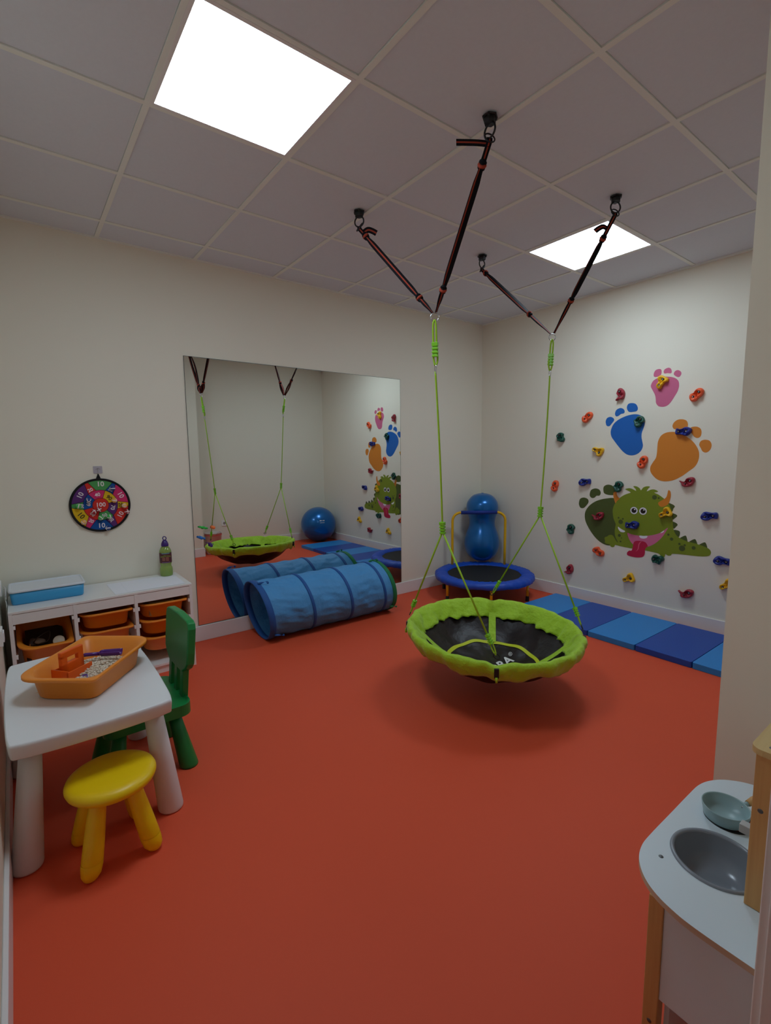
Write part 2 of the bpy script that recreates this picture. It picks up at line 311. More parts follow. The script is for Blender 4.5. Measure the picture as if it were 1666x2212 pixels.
# ---------------------------------------------------------------- mirror
mt = thing('wall_mirror', 'big frameless rectangular mirror on the long wall above the baseboard', 'mirror', (0, -2.162, .124))
MB().box(0.001, .006, -.99, .99, 0, 1.98).build('glass', M_MIRROR, mt)
eg = mat('mirror_edge', (60, 62, 62), 0.3)
MB().box(0.0005, .0058, -.9925, -.99, -.002, 1.9825).box(0.0005, .0058, .99, .9925, -.002, 1.9825).box(0.0005, .0058, -.99, .99, 1.98, 1.9825).box(.0005, .0058, -.99, .99, -.002, 0).build('edge', eg, mt)

# ---------------------------------------------------------------- ceiling anchors and straps
R1 = Vector((1.868, -2.470, 2.062)); R2 = Vector((1.864, -1.478, 2.100))
ANCH = [(2.231, -2.501), (1.264, -2.492), (2.221, -1.458), (1.259, -1.443)]
def torus_path(c, r, ax1, ax2, n=28): return [Vector(c)+ax1*(r*cos(2*pi*k/n))+ax2*(r*sin(2*pi*k/n)) for k in range(n)]
a_labels = ['black anchor plate on the ceiling closest to the camera, its strap end pointing left',
            'black anchor plate on the ceiling at the far left of the four',
            'black anchor plate on the ceiling just right above the small lit panel',
            'black anchor plate on the ceiling farthest from the camera, toward the room corner']
anchors = []
for i, (x, y) in enumerate(ANCH):
    lab = a_labels[i]
    if i == 0:
        t = thing('ceiling_anchor', lab, 'anchor', (x, y, H), 0, 'black ceiling anchors of the swing')
        hexa = [(.032*cos(a), .032*sin(a)) for a in [pi/3*k for k in range(6)]]
        p = MB(); p.prism([(a*1.05, b*1.05) for a, b in hexa], -.008, -.001, XY); p.prism([(a*.8, b*.8) for a, b in hexa], -.03, -.008, XY)
        p.build('plate', M_BLACK, t, bevel=.002)
        for k in range(3):
            b_ = MB(); a = pi/3+2*pi/3*k; b_.lathe([(0, -.014), (.006, -.014), (.006, -.008)], 6, (.025*cos(a), .025*sin(a), 0))
            b_.build('bolt', M_BLACK, t)
        MB().tube(torus_path((0, 0, -.056), .028, Vector((1, 0, 0)), Vector((0, 0, 1))), .0042, 8, True).build('ring', M_BLACK, t)
        anchors.append(t)
    else: dup(anchors[0], (x, y, H), pi/6*i, lab)

def ribbon(path, wdir, width, thick=.0022, cols=(0, .37, .63, 1), mis=(0, 1, 0)):
    """flat webbing with an orange stripe; wdir(i/N) is the width direction"""
    mb = MB(); P = [Vector(p) for p in path]; N = len(P)
    rows = []
    for i in range(N):
        t = (P[min(i+1, N-1)]-P[max(i-1, 0)]).normalized()
        wd = Vector(wdir(i/(N-1))); wd = (wd-t*wd.dot(t)).normalized(); nn = t.cross(wd)
        W = width(i/(N-1)) if callable(width) else width
        rows.append([[P[i]+wd*(c-.5)*W+nn*thick*s for c in cols] for s in (-.5, .5)])
    K = len(cols)
    vs = [v for r in rows for side in r for v in side]; 
    for i in range(N-1):
        for s in (0, 1):
            for k in range(K-1):
                a = (i*2+s)*K+k; b = ((i+1)*2+s)*K+k
                mb.add([vs[a], vs[a+1], vs[b+1], vs[b]], [(0, 1, 2, 3)], mis[k], True)
        for k in (0, K-1):
            a = i*2*K+k; b = (i*2+1)*K+k; c = ((i+1)*2+1)*K+k; d = (i+1)*2*K+k
            mb.add([vs[a], vs[b], vs[c], vs[d]], [(0, 1, 2, 3)], 0)
    return mb
def knot(c, r, axis, mb):
    axis = Vector(axis).normalized(); u = axis.orthogonal().normalized(); v = axis.cross(u)
    for q, (off, rr, tl) in enumerate(((-.45, .85, .3), (0, 1.0, -.35), (.45, .8, .25))):
        cc = Vector(c)+axis*off*r
        pa = [cc+(u*cos(a)+v*sin(a))*r*rr*.62+axis*tl*r*sin(a) for a in [2*pi*k/16 for k in range(16)]]
        mb.tube(pa, r*.36, 8, True, mi=(0, 1, 0)[q])
    mb.lathe([(0, -r*.8), (r*.55, -r*.6), (r*.72, 0), (r*.5, r*.6), (0, r*.8)], 12, c, 0, M=axis.to_track_quat('Z', 'Y').to_matrix())
def strap(ax, ay, ring, kfrac, topk, tail_dir, lab, twist, bulge, cols=(0, .36, .62, 1), tf=.6, arch=.018):
    A = Vector((ax, ay, H-.095)); B = ring+Vector((0, 0, .022))+(Vector((ax, ay, ring.z))-ring).normalized()*.012
    d = (B-A); Lh = d.length; dn = d.normalized()
    t = thing('hanging_strap', lab, 'strap', A, 0, 'black and orange swing straps')
    side = dn.cross(A-Vector((3.684, -4.174, 1.394))).normalized(); out = side.cross(dn).normalized()
    W = .030
    MMS = [M_STRB, M_STRO]
    def wd(f0):
        def g(f): a = f0+twist*f; return side*cos(a)+out*sin(a)
        return g
    K = d*kfrac; T = dn*topk
    # double webbing between the two knots (one loop, so two bands slightly apart)
    for q, sg in enumerate((1, -1)):
        pts = [T+(K-T)*f+out*sg*(.0025+bulge*sin(pi*f)**1.2*(1 if sg > 0 else .2)) for f in [k/16 for k in range(17)]]
        ribbon(pts, wd(.3 if q else 0), lambda f: W*(.55+.45*min(1, sin(pi*max(.03, min(.97, f)))*2.4)), cols=cols).build('webbing', MMS, t)
    # lower loop from knot to ring
    for sg in (1, -1):
        pts = [K+(d-K)*f+out*sg*(.002+.009*sin(pi*f)) for f in [k/10 for k in range(11)]]
        ribbon(pts, wd(.7), lambda f: W*(.6+.4*sin(pi*min(1, f*1.2+.1)))).build('lower_loop', MMS, t)
    # upper loop around the ring
    pts = [T*(1-f)+out*.012*sin(pi*f) for f in [k/8 for k in range(9)]]
    lp = ribbon(pts+[Vector((0, 0, .012))], wd(.2), W*.8)
    lp2 = ribbon([Vector((0, 0, .012))]+[p-out*.024*sin(pi*k/8) for k, p in enumerate(reversed(pts))], wd(.2), W*.8)
    o = lp.build('upper_loop', MMS, t); lp2.build('upper_loop', MMS, t)
    for c, r in ((K, .019), (T, .020)):
        kb = MB(); knot(c, r, dn, kb); kb.build('knot', MMS, t)
    # keeper ring between the anchor ring and the strap
    MB().tube(torus_path(Vector((0, 0, .012))+out*.004, .022, side, (Vector((0, 0, 1))+out*.6).normalized()), .0032, 6, True).build('carabiner', M_BLACK, t)
    if tail_dir:
        td = Vector(tail_dir); T0 = T*tf
        pts = spline([T0, T0+td*.35+Vector((0, 0, arch)), T0+td*.7+Vector((0, 0, arch*.66)), T0+td], 5)
        ribbon(pts, lambda f: Vector((0, 0, 1))*.8+dn*.3, W).build('loose_end', MMS, t)
    return t
strap(*ANCH[0], R1, .85, .085, -RT*.135+Vector((0, 0, .006)), 'longest looking strap, from the nearest ceiling anchor down to the left ring', .35, .022, (0, .10, .30, 1), .12, .002)
strap(*ANCH[1], R1, .84, .085, RT*.075+Vector((0, 0, .0)), 'strap slanting down from the left ceiling anchor to the left ring', .35, .006)
strap(*ANCH[2], R2, .70, .12, -RT*.07+Vector((0, 0, -.01)), 'strap crossing in front of the smaller lit ceiling panel', .3, .003, (0, .02, .10, 1))
strap(*ANCH[3], R2, .72, .05, None, 'strap from the farthest ceiling anchor to the right ring', .5, .006, (0, .2, .4, 1))

# ---------------------------------------------------------------- saucer swing
SW = Vector((1.86, -1.98, .355))
def tl(v): v = Vector(v); return Vector((v.x, v.y, v.z-.047*v.x))     # the seat hangs slightly lower towards the camera
sw = thing('saucer_swing', 'round lime green nest swing with black mat hanging on lime ropes', 'swing', SW)
ROUT = .515
AT = [Vector((1.48, -2.332, 0)), Vector((2.20, -2.36, 0)), Vector((2.24, -1.63, 0)), Vector((1.53, -1.60, 0))]
angs = [math.atan2(a.y-SW.y, a.x-SW.x) for a in AT]
def cov(v, a, r, z):
    # padded rim cover: gathers, scalloped lower hem, dips at the four rope slots
    g = .0
    da = min(abs((a-q+pi) % (2*pi)-pi) for q in angs)
    pinch = math.exp(-(da/.07)**2)
    wv = .004*sin(a*23+1)+.003*sin(a*41)+.004*sin(a*13+z*30)
    if z < -.03 and r > .45: z += (.020*abs(sin(a*5.5+.4))**.8-.010)*min(1, (-z-.03)/.04); r += .003*sin(a*19)
    if r < .45: q = min(1, (.455-r)/.04); z += q*(.004*sin(a*17)+.004*sin(a*31+2)); r += q*(.010*sin(a*9+1+z*30)+.006*sin(a*27+z*60)+.004*sin(a*53-z*80))
    r += wv; z -= pinch*.014
    return tl((r*cos(a), r*sin(a), z))
c_ = MB()
c_.lathe([(.478, -.076), (.487, -.062), (.498, -.044), (.510, -.018), (.515, .002), (.509, .018), (.496, .025), (.481, .020), (.468, .006), (.450, -.016), (.432, -.040), (.414, -.062), (.405, -.073)], 200, fn=cov)
c_.build('rim_cover', M_LIME, sw).modifiers.new('solid', 'SOLIDIFY').thickness = .003
def dish(v, a, r, z):
    rr = r/.5
    f = (.010*sin(a*6+.5+r*14)+.005*sin(a*11+2-r*20))*rr*sin(min(1, rr*1.04)*pi)
    return tl((r*cos(a), r*sin(a), z+f))
d_ = MB(); pf = []
for k in range(26):
    q = k/25; r = .474*(1-q)+.0001
    z = -.23+.145*(r/.42)**3.2
    pf.append((r, z))
d_.lathe(pf, 96, fn=dish)
d_.build('seat_mat', M_DMAT, sw).modifiers.new('solid', 'SOLIDIFY').thickness = .002
def dz(x, y):
    r = math.hypot(x, y); return -.23+.145*(r/.42)**3.2
M_BAND = mat('yellow_green_band', (196, 206, 20), 0.6)
# sewn band ring and radial webbings on the mat
br = MB()
BC = (.06, -.175); BR = .235
rp = [(BC[0]+BR*cos(a), BC[1]+BR*sin(a)) for a in [2*pi*k/64 for k in range(64)]]
def onmat(x, y, up=.010): 
    r = math.hypot(x, y); a = math.atan2(y, x); v = dish(None, a, r, dz(x, y)); return Vector((v.x, v.y, v.z+up))
R_IN, R_OUT = .254, .276
cv = [(-.0, 0)]
rows = []
for k in range(97):
    a = 2*pi*k/96
    rows.append([onmat(rr*cos(a), rr*sin(a), .006) for rr in (R_IN, R_OUT)])
for k in range(96): br.add([rows[k][0], rows[k][1], rows[k+1][1], rows[k+1][0]], [(0, 1, 2, 3)], 0, True)
br.build('band_ring', M_BAND, sw)
for q in angs:
    rb = MB(); pr = None
    for k in range(13):
        f = k/12; r = .264+(.430-.264)*f; hw = .023
        z0 = dz(.264, 0)+.008; z1 = -.052
        e = [tl((r*cos(q)-s*hw*sin(q), r*sin(q)+s*hw*cos(q), max(z0+(z1-z0)*f-.008*sin(pi*f), dz(r, 0)+.005))) for s in (-1, 1)]
        if pr: rb.add([pr[0], pr[1], e[1], e[0]], [(0, 1, 2, 3)], 0, True)
        pr = e
    rb.build('radial_webbing', M_LIME, sw)
# lettering printed on the mat near the front slot
lt = MB()
TS = .112
c0 = Vector((.048, -.084, 0)); ux = Vector((-.13, .99, 0)); uy = Vector((-.90, .36, 0))
def lf(u, v):
    p = c0+ux*u+uy*v; return onmat(p.x, p.y, .008)
M_PRINT = mat('white_print', (225, 225, 225), 0.6)
text_mesh('HUDORA', TS, lf, lt, 0, .003)
text_mesh('\u00ae', TS*.4, lambda u, v: lf(u+TS*2.32, v+TS*.28), lt, 0)
lt.build('lettering', M_PRINT, sw, weld=False)
# ropes
S1 = Vector((1.842, -2.385, 1.003))-SW; S2 = Vector((1.871, -1.56, 1.026))-SW
CB1 = Vector((1.856, -2.452, 1.806))-SW; CB2 = Vector((1.870, -1.500, 1.868))-SW
def slider(c, axis, name='rope_slider', k=1.0):
    m_ = Vector(axis).normalized().to_track_quat('Z', 'Y').to_matrix(); mb = MB(); h = .028*k
    pr = [(0, h), (.011*k, h), (.012*k, h*.62), (.012*k, h*.45)]
    mb.box(-.012*k, .012*k, -.010*k, .010*k, h*.45, h, M=m_.to_4x4())
    for q in range(3):
        z = h*(.15-.5*q); mb.box(-.012*k, .012*k, -.010*k, .010*k, z-h*.14, z+h*.14, M=m_.to_4x4())
    mb.box(-.008*k, .008*k, -.007*k, .007*k, -h, h*.9, M=m_.to_4x4())
    o = mb.build(name, M_SLIDER, sw, bevel=.0015, weld=False); o.location = c; return o
PR_ = .0048
def carab(a, b, nm='snap_hook'):
    a, b = Vector(a), Vector(b); d = b-a; L = d.length; dn = d.normalized(); s = dn.cross(Vector((.3, .9, .1))).normalized()
    mb = MB(); pts = []
    for k in range(20):
        an = 2*pi*k/20; pts.append((a+b)/2+dn*cos(an)*L/2+s*sin(an)*.008*(1-.35*cos(an)))
    mb.tube(pts, .0026, 8, True)
    return mb
for S, CB, RG, pair in ((S1, CB1, R1-SW, (0, 1)), (S2, CB2, R2-SW, (2, 3))):
    MB().tube(torus_path(RG, .020, RT, Vector((0, 0, 1))), .0028, 8, True).build('steel_ring', M_STEEL, sw)
    top = RG-Vector((0, 0, .018)); bot = CB+Vector((0, 0, .03))
    s_ = RT*.009
    MB().tube(spline([bot-s_*.3, bot-s_*1.1+Vector((0, 0, .04)), (top+bot)/2-s_*.9, top-s_*.8-Vector((0, 0, .02)), top+Vector((0, 0, .004)), top+s_*.8-Vector((0, 0, .02)), (top+bot)/2+s_*.9, bot+s_*1.2+Vector((0, 0, .03)), bot+s_*.4]), PR_, 8).build('rope_loop', M_ROPE, sw)
    slider(bot+(top-bot)*.36, top-bot, k=1.25)
    carab(bot+Vector((0, 0, .003)), CB-Vector((0, 0, .012))).build('snap_hook', M_STEEL, sw)
    MB().tube(spline([CB, CB+(S-CB)*.33+RT*.003, CB+(S-CB)*.66+RT*.003, S]), PR_, 8).build('rope', M_ROPE, sw)
    slider(S, CB-S, k=1.15)
    for k in pair:
        a = angs[k]; e = tl((.498*cos(a), .498*sin(a), .056))
        dv = (S-e).normalized(); h0 = e+dv*.055
        MB().tube([S-Vector((0, 0, .02)), h0+dv*.05], PR_, 8).build('rope', M_ROPE, sw)
        slider(h0+dv*.035, dv, k=.95)
        q = dv.cross(Vector((cos(a), sin(a), 0))).normalized()*.006
        MB().tube(spline([h0+dv*.02-q, h0-dv*.02-q, h0-dv*.045, h0-dv*.02+q, h0+dv*.02+q], 5), PR_*.8, 8).build('rope_end_loop', M_ROPE, sw)
        tg = Vector((-sin(a), cos(a), 0))
        MB().tube(torus_path(e+Vector((0, 0, .002)), .014, tg, dv), .0028, 8, True).build('hook_ring', M_BLACK, sw)
        MB().box(-.014, .004, -.012, .012, -.046, .004, M=Matrix.Translation(tl((.519*cos(a), .519*sin(a), 0)))@Matrix.Rotation(a, 4, 'Z')).build('tension_strap', M_BLACK, sw, bevel=.003)
        MB().tube([tl((.524*cos(a), .524*sin(a), z)) for z in (-.040, -.055, -.066)], .006, 8).build('strap_tail', M_ROPE, sw)

# ---------------------------------------------------------------- play tunnel along the mirror wall
tn = thing('play_tunnel', 'crinkled light blue crawl tunnel with dark blue hoops lying below the mirror', 'tunnel', (.262, -2.175, 0))
TR = .229
def tun(y, a, r):
    x = r*cos(a); z = TR+r*sin(a)
    z = max(z, .004) if z < .03 else z
    return Vector((x*1.0+(.01*(y)), y-.17*(z-TR), z))
BY = [-.545, -.225, .120, .455]    # hoop positions
YE = (-.615, .545)
hoops = [YE[0], -.25, .095, .43, YE[1]]
t_ = MB(); rings = []
ny = 90
for i in range(ny+1):
    y = YE[0]+(YE[1]-YE[0])*i/ny
    # distance to closest hoop
    gaps = [abs(y-h) for h in hoops]; g = min(gaps)
    sag = min(1, g/.12)
    ring = []
    for k in range(96):
        a = 2*pi*k/96
        wr = .0045*sin(a*7+y*9)*sin(y*21+a*3)+.004*sin(a*3+y*34)+.0025*sin(a*23+y*7+2*sin(y*14))
        r = TR-.003-.008*sag*(.7+.3*sin(a*2+y*5))+wr*sag
        ring.append(tun(y, a, r))
    rings.append(ring)
t_.rings(rings, 0, False, False)
t_.build('fabric', M_TUNL, tn).modifiers.new('solid', 'SOLIDIFY').thickness = .0015
def hoop(y, wdt, m, name, r=TR+.001):
    mb = MB(); rr = []
    for f, dr in ((-.5, -.004), (-.45, 0), (0, .002), (.45, 0), (.5, -.004), (.45, -.010), (-.45, -.010), (-.5, -.004)):
        rr.append([tun(y+f*wdt, 2*pi*k/80, r+dr) for k in range(80)])
    mb.rings(rr, 0, False, False); return mb.build(name, m, tn)
hoop(YE[0]+.018, .05, M_TUND, 'end_hoop'); hoop(YE[1]-.012, .04, M_TUNG, 'end_hoop')['label'] = 'green hoop at the far end'
for y in hoops[1:-1]: hoop(y, .026, M_TUND, 'hoop')
for y, a, m in ((YE[0]+.06, 1.25, M_TUND), (YE[0]+.07, -.75, M_TUND), (YE[1]-.05, 1.5, M_TUNG), (YE[1]-.02, -.7, M_TUNG)):
    p = tun(y, a, TR+.006); nrm = Vector((cos(a), 0, sin(a))); tg = Vector((-sin(a), 0, cos(a)))
    mb = MB(); q = .018
    mb.tube(spline([p-Vector((0, .04, 0))+tg*.004, p+nrm*.008, p+Vector((0, .028, 0))+nrm*.012-tg*.006, p+Vector((0, .034, 0))+nrm*.002-tg*.02], 4), [.005+.004*sin(i*.8) for i in range(13)], 6)
    mb.build('tie_ribbon', m, tn)

# ---------------------------------------------------------------- trampoline
tr = thing('trampoline', 'mini trampoline with blue padded edge and yellow handlebar in the room corner', 'trampoline', (.545, -.555, 0))
def padf(v, a, r, z):
    k = 1+.006*sin(a*37)+.008*sin(a*12)
    zz = z+(.0025*sin(a*61)+.002*sin(a*43+1)) if z > .20 else z+.004*sin(a*12)
    rr = r
    return Vector((rr*cos(a)*k, rr*sin(a)*k, zz))
MB().lathe([(.352, .212), (.362, .222), (.40, .236), (.45, .236), (.475, .222), (.482, .20), (.478, .178), (.470, .172)], 144, fn=padf).build('edge_pad', M_BLUEPAD, tr).modifiers.new('solid', 'SOLIDIFY').thickness = .004
MB().lathe([(.36, .216), (.2, .213), (.0001, .211)], 64).build('jumping_mat', M_MESHB, tr)
MB().tube([(.44*cos(a), .44*sin(a), .20) for a in [2*pi*k/64 for k in range(64)]], .013, 8, True).build('frame_ring', M_YTUBE, tr)
for a in (-160, -100, -40, 20, 80, 140):
    a = radians(a); x, y = .435*cos(a), .435*sin(a)
    lg = MB().tube([(x, y, .045), (x, y, .20)], .0125, 16).build('leg', M_YTUBE, tr)
    MB().lathe([(0, 0), (.017, 0), (.0175, .004), (.016, .045), (.0135, .05)], 20, (x, y, 0)).build('rubber_foot', M_BLACK, lg)
q1 = Vector((-.0713, .4038, 0)); q2 = Vector((-.409, -.0286, 0)); dd = (q1-q2).normalized(); zt = .787
path = [q1+Vector((0, 0, z)) for z in (.19, .4, .6, .70)]
for k in range(1, 7):
    a = pi/2*k/6; path.append(q1+Vector((0, 0, .70+(zt-.70)*sin(a)))-dd*((1-cos(a))*.087))
p2 = [q2+(p-q1)*1 for p in path]
p2 = [Vector((q2.x, q2.y, 0))+Vector((0, 0, p.z))+dd*((q1-Vector((p.x, p.y, 0))).length) for p in path]
MB().tube(path+list(reversed(p2)), .0135, 14).build('handlebar', M_YTUBE, tr)
for q in (q1, q2):
    MB().tube([q+Vector((0, 0, .516)), q+Vector((0, 0, .522))], .0148, 14).build('joint_collar', M_YTUBE, tr)
ba = path[-1]; bb_ = p2[-1]
MB().tube([ba+(bb_-ba)*.0, bb_], .0185, 18).build('foam_grip', mat('blue_foam', (18, 50, 140), .75), tr)

# peanut ball
M_PB = M_BALL
pb = thing('peanut_ball', 'metallic blue peanut shaped ball standing upright on the trampoline corner', 'ball', (.212, -.212, .236))
prof = spline([(0.0005, 0, 0), (.08, .018, 0), (.15, .075, 0), (.183, .16, 0), (.183, .235, 0), (.165, .31, 0), (.142, .375, 0), (.135, .425, 0), (.142, .475, 0), (.160, .53, 0), (.168, .585, 0), (.155, .65, 0), (.105, .71, 0), (.05, .733, 0), (.0005, .738, 0)], 5)
MB().lathe([(p.x, p.y) for p in prof], 64).build('shell', M_PB, pb)
MB().lathe([(.012, .737), (.013, .741), (.004, .741), (.0005, .738)], 16).build('valve', M_PB, pb)
# exercise ball
eb = thing('exercise_ball', 'large round blue exercise ball in the corner, seen in the mirror', 'ball', (3.2, -.30, 0))
MB().lathe([(.28*sin(pi*k/40)+.0002, .28-.28*cos(pi*k/40)) for k in range(41)], 64).build('shell', M_BALL, eb)
rb = MB()
for k in range(9):
    z = .28+.03*(k-4); r = math.sqrt(.28**2-(z-.28)**2)
    rb.tube([(r*cos(a), r*sin(a), z) for a in [2*pi*j/80 for j in range(80)]], .0012, 4, True)
rb.build('grip_ribs', M_BALL, eb)
lb = MB()
def bl(u, v):
    a = pi*1.08-u/.28; b = v/.28+.30; return Vector((.2812*cos(a)*cos(b), .2812*sin(a)*cos(b), .28+.2812*sin(b)))
text_mesh('amaya', .045, bl, lb, 0)
# the real print is too blurred to read, keep it as two pale strokes
lb = MB()
for (u0, u1, v0, v1) in ((-.05, -.02, 0, .014), (-.014, .0, .002, .012), (.006, .03, 0, .014), (-.045, .0, -.03, -.024), (.004, .026, -.03, -.024)):
    n = 6; lb.add([bl(u0+(u1-u0)*i/n, v) for i in range(n+1) for v in (v0, v1)], [(2*i, 2*i+1, 2*i+3, 2*i+2) for i in range(n)])
lb.build('printed_mark', M_PRINT, eb)

# ---------------------------------------------------------------- gym mat
gm = thing('gym_mat', 'folding floor mat of alternating light and dark blue panels under the climbing wall', 'mat', (1.05, -.795, 0))
PX = [0, .366, .733, 1.09, 1.455, 1.82]
for k in range(5):
    m = MB(); m.prism(rrect((PX[k+1]-PX[k])/2-.002, .352, .012, 3, (PX[k]+PX[k+1])/2, .353), .001, .042, XY)
    m.build('panel', (M_MATL, M_MATD)[k % 2], gm, bevel=.006, seg=3)['label'] = ('light blue panel', 'dark blue panel')[k % 2]

# ---------------------------------------------------------------- wall decals
M_PINK = mat('decal_pink', (202, 98, 136), .6); M_DBLUE = mat('decal_blue', (12, 98, 184), .6); M_DOR = mat('decal_orange', (216, 130, 36), .6)
M_OL = mat('decal_olive', (74, 88, 34), .6); M_LG = mat('decal_leaf_green', (124, 142, 26), .6); M_MP = mat('decal_mouth', (216, 112, 150), .6)
M_TG = mat('decal_tongue', (190, 22, 66), .6); M_DW = mat('decal_white', (235, 235, 238), .6); M_DK = mat('decal_black', (22, 12, 10), .5); M_TL = mat('decal_tongue_line', (226, 92, 120), .6)
def decal(mb, pts, d0, d1, mi=0, k=4, c=(0, 0)):
    P = smoothpoly(pts, k) if k > 1 else pts
    mb.prism([(a-c[0], b-c[1]) for a, b in P], -d0, -d1, XZ, mi)
def foot(pre, m, label, name):
    P = DECAL[pre+'_sole']; cx = sum(p[0] for p in P)/len(P); cz = sum(p[1] for p in P)/len(P)
    t = thing(name, label, 'wall sticker', (cx, 0, cz), 0, 'monster footprint stickers')
    mb = MB(); decal(mb, P, .0002, .0010, c=(cx, cz)); mb.build('sole', m, t)
    for q in 'abc':
        mb = MB(); decal(mb, DECAL[pre+'_toe_'+q], .0002, .0010, c=(cx, cz)); mb.build('toe', m, t)
foot('pink', M_PINK, 'small pink three-toed footprint sticker high on the climbing wall', 'footprint_sticker')
foot('blue', M_DBLUE, 'blue three-toed footprint sticker on the climbing wall', 'footprint_sticker')
foot('orange', M_DOR, 'large orange three-toed footprint sticker on the climbing wall', 'footprint_sticker')
foot('olive', M_OL, 'dark olive footprint sticker half behind the green monster', 'footprint_sticker')
cx, cz = 1.75, .78
mo = thing('monster_sticker', 'green smiling monster sticker with orange horns and spiked tail', 'wall sticker', (cx, 0, cz))
mb = MB(); decal(mb, DECAL['body'], .0012, .0018, k=2, c=(cx, cz)); mb.build('body', M_LG, mo)
for q in 'abcdefg': mb = MB(); decal(mb, DECAL['spike_'+q], .0002, .0009, c=(cx, cz)); mb.build('spike', M_OL, mo)
for q in 'ab': mb = MB(); decal(mb, DECAL['horn_'+q], .0018, .0022, c=(cx, cz)); mb.build('horn', M_DOR, mo)
mb = MB(); decal(mb, DECAL['mouth'], .0018, .0021, c=(cx, cz)); mb.build('mouth', M_MP, mo)
for q in 'abc': mb = MB(); decal(mb, DECAL['tooth_'+q], .0021, .0024, c=(cx, cz)); mb.build('tooth', M_DW, mo)
mb = MB(); decal(mb, DECAL['tongue'], .0021, .0025, c=(cx, cz)); decal(mb, DECAL['tongue_line'], .0025, .0027, 1, c=(cx, cz)); mb.build('tongue', [M_TG, M_TL], mo)
for a, b, r, t in CIRC:
    if t == 's': MB().prism([(x-cx, z-cz) for x, z in circle(a, b, r*1.0)], -.0018, -.0021, XZ).build('spot', M_OL, mo)
for i in (0, 1):
    e = MB()
    for (j, d0, d1, mi, sc) in ((i, .0018, .0021, 2, 1.08), (i, .0021, .0023, 0, 1), (i+2, .0023, .0025, 1, 1), (i+4, .0025, .0027, 0, 1)):
        a, b, r, t = CIRC[j]; e.prism([(x-cx, z-cz) for x, z in circle(a, b, r*sc)], -d0, -d1, XZ, mi)
    e.build('eye', [M_DW, M_DK, M_OL], mo)

# ---------------------------------------------------------------- climbing holds
HC = dict(maroon=mat('hold_maroon', (160, 38, 56), .45), orange=mat('hold_orange', (240, 92, 44), .45), green=mat('hold_green', (14, 78, 62), .45), yellow=mat('hold_yellow', (240, 184, 18), .45), navy=mat('hold_navy', (28, 44, 136), .45))
HS = dict(
 orange=([(-.045, -.02), (-.04, .012), (-.015, .02), (.008, .045), (.035, .042), (.048, .02), (.035, -.01), (.012, -.025), (-.008, -.045), (-.034, -.042)], [(-.02, -.012), (.022, .018)]),
 maroon=([(-.055, .014), (-.035, .004), (-.012, .01), (.005, .032), (.035, .036), (.052, .022), (.045, -.008), (.02, -.032), (-.018, -.036), (-.034, -.024), (-.036, -.008)], [(-.014, -.014), (.026, .012)]),
 navy=([(-.055, -.02), (-.048, .012), (-.028, .03), (.012, .026), (.045, .03), (.055, .012), (.052, -.016), (.034, -.012), (.012, -.02), (-.006, -.034), (-.032, -.034)], [(-.024, -.006), (.03, .006)]),
 green=([(-.036, -.006), (-.04, .02), (-.012, .028), (.004, .044), (.030, .034), (.042, .010), (.038, -.014), (.014, -.022), (.0, -.042), (-.026, -.044), (-.038, -.026)], [(-.018, -.02), (.018, .014)]),
 yellow=([(-.05, -.036), (-.046, -.012), (-.022, .008), (-.008, .04), (.016, .044), (.036, .016), (.048, -.010), (.036, -.028), (.012, -.024), (-.016, -.036), (-.034, -.046)], [(-.026, -.024), (.018, .004)]))
M_HOLE = mat('bolt_socket', (30, 22, 24), .7)
protos = {}
def make_hold(c):
    pts, bol = HS[c]; P = smoothpoly(pts, 4); n = len(P)
    t = bpy.data.objects.new('climbing_hold', None); COL.objects.link(t); t.empty_display_size = .03; t['category'] = 'climbing hold'; t['group'] = 'climbing holds on the wall'
    mb = MB(); rg = []
    for s_, d_ in ((1, .001), (1.03, .008), (1.03, .018), (.95, .030), (.82, .036), (.66, .034), (.45, .026), (.2, .023), (.02, .023)):
        rg.append([Vector((a*s_, -(d_+(.006*sin(a*90+b*60) if s_ < 1.02 and d_ > .02 else 0)), b*s_)) for a, b in P])
    mb.rings(rg, 0, True, True)
    mb.build('grip', HC[c], t)
    for a, b in bol:
        q = MB(); q.lathe([(.0095, 0), (.0095, .006), (.0075, .007)], 18, M=Matrix.Rotation(pi/2, 3, 'X'), c=(a, -.029, b), mi=0)
        q.lathe([(.0092, .0005), (.0001, .0005)], 18, M=Matrix.Rotation(pi/2, 3, 'X'), c=(a, -.030, b), mi=0)
        o = q.build('bolt_hole', M_HOLE, t)
        MB().lathe([(.0052, .0), (.0052, .003), (.0028, .003), (.0028, 0)], 16, M=Matrix.Rotation(pi/2, 3, 'X'), c=(a, -.0305, b)).build('washer', M_STEEL, o)
    return t
